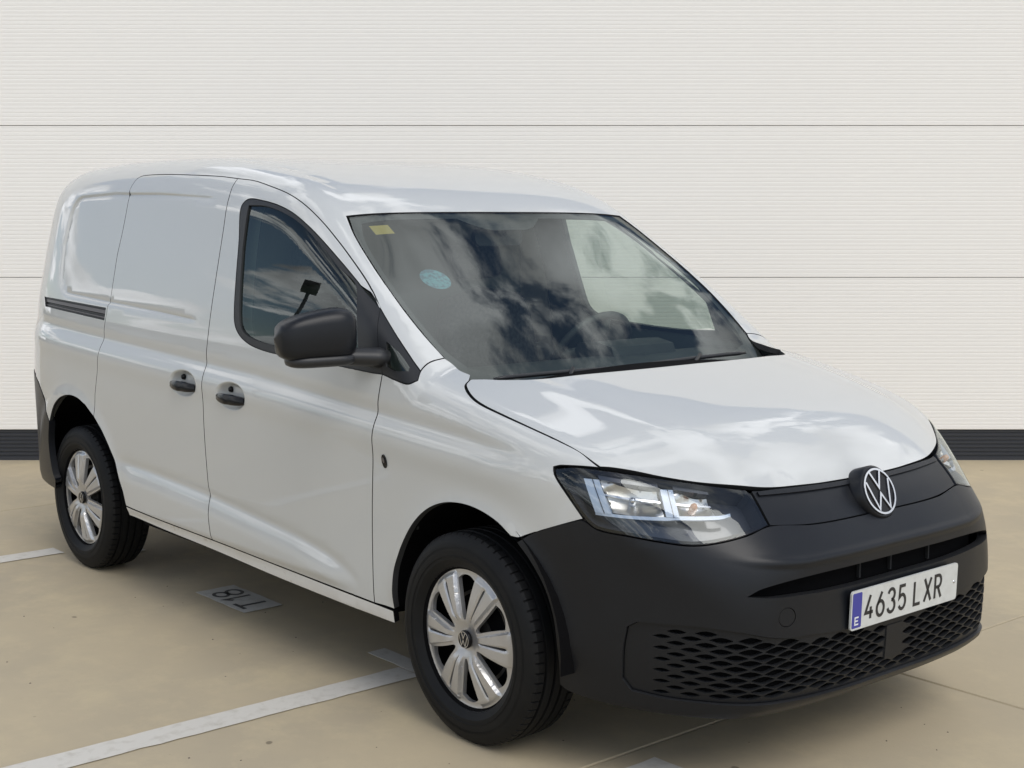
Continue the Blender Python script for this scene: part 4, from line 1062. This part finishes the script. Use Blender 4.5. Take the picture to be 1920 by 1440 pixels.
for yy in (-.40,.38):
    mb=MB()
    def cush(p0,p1,w_,t_):
        p0,p1=Vector(p0),Vector(p1); d=(p1-p0); L_=d.length; M_s=frame((p0+p1)/2,d,Vector((-d.z,0,d.x)) if True else 0)
        V=[];F=[];nu,nv=14,20
        for i in range(nu+1):
            u=-1+2*i/nu
            for j in range(nv):
                a=2*math.pi*j/nv; ca,sa=math.cos(a),math.sin(a); tp=(1-abs(u)**5)**.25
                V.append(M_s@Vector((u*L_/2,math.copysign(abs(ca)**.45,ca)*w_/2*tp,math.copysign(abs(sa)**.6,sa)*t_/2*tp)))
        for i in range(nu):
            for j in range(nv): F.append((i*nv+j,i*nv+(j+1)%nv,(i+1)*nv+(j+1)%nv,(i+1)*nv+j))
        mb.add(V,F)
    cush((-1.35,yy,.62),(-.83,yy,.66),.50,.18); cush((-1.33,yy,.60),(-1.50,yy,1.27),.48,.16); cush((-1.49,yy,1.30),(-1.545,yy,1.47),.24,.09)
    adopt(mb.build('seat',SEATM,None,True))
# headlining and interior pillars: inner skins a little inside the outer ones
hl_in=[(-.97,0),(-.97,.45),(-.96,.66),(-1.2,.70),(-1.6,.70),(-1.6,0)]
hl2=[(a,b_) for a,b_ in hl_in]+[(a,-b_) for a,b_ in hl_in[1:-1][::-1]]
adopt(panel('headlining',None,hl2,'top',CABINL,h=.06,raw=True,off=-.045,fl=0,gap=0))
pin=[tuple(q) for q in S(WSE)]; pout=[tuple(q) for q in S([WTOP[0],WTOP[1],WTOP[2],WTOP[3],WTOP[4],WTOP[5],WTOP[6]])]
pp=[tuple(q) for q in S([(-.96,-.62,1.6)])]+pin+[tuple(q) for q in S([(-.40,-.82,1.18)])]+pout+[tuple(q) for q in S([(-1.25,-.70,1.68)])]
adopt(panel('pillar_trim',None,pp,'sec',CABINL,h=.05,raw=True,off=-.040,fl=.004,gap=0,both=True))
dt=[tuple(q) for q in S([(-1.54,-.85,1.30),(-1.54,-.76,1.66),(-1.36,-.75,1.66),(-1.38,-.80,1.58),(-1.33,-.86,1.2),(-1.30,-.88,1.14),(-1.10,-.88,1.11),(-.56,-.87,1.09),(-.30,-.86,1.07),(-.30,-.88,.6),(-1.54,-.9,.5)])]
adopt(panel('door_trim',None,dt,'sec',CABINL,h=.06,raw=True,off=-.050,fl=.004,gap=0,both=True))
mb=MB(); Mr=frame((-.905,0,1.492),(0,1,0),(-.95,-.0,-.1)); mb.prism(rrect(.23,.07,.025),Mr,.02); mb.tube([(-.86,0,1.52),(-.895,0,1.50)],.012,8); adopt(mb.build('interior_mirror',TRIM))
# --- floodlight pole seen mirrored in the door glass
lp=empty('street_lamp',(-24.64,-16.23,0),'dark square floodlight on a slim pole standing far to the left','street lamp')
POLE=mat('pole_dark',(.03,.03,.032),.6)
mb=MB(); mb.tube([(0,0,0),(0,0,6.0)],[.07,.045],10); mb.build('pole',POLE,lp,True)
Mh=Matrix.Translation((0,0,6.2))@Matrix.Rotation(rad(35),4,'Z')@Matrix.Rotation(rad(-12),4,'Y'); mb=MB(); mb.box((-.28,-.20,-.14),(.22,.20,.14),Mh); mb.box((.22,-.07,-.06),(.36,.07,.06),Mh); mb.build('lamp_head',POLE,lp)

# --- low depot on the far side of the car park (mirrored in the door glass)
dp=empty('depot',(-52,-40,0),'low dark depot across the car park far to the left','building')
Md=Matrix.Rotation(rad(35),4,'Z')
DW=mat('depot_cladding',(.10,.115,.115),.6,noise=(2,(.14,.15,.15),.4,.6)); DD=mat('depot_door',(.35,.36,.36),.5)
mb=MB(); mb.box((-5,-26,0),(5,26,3.9),Md); mb.build('wall',DW,dp)
mb=MB(); mb.box((-5.3,-26.3,3.9),(5.3,26.3,4.2),Md); mb.build('roof',POLE,dp)
for k in range(9):
    mb=MB(); mb.box((5.0,-23+k*5.4,0),(5.06,-20+k*5.4,3.0),Md); mb.build('shutter_door',DD,dp)
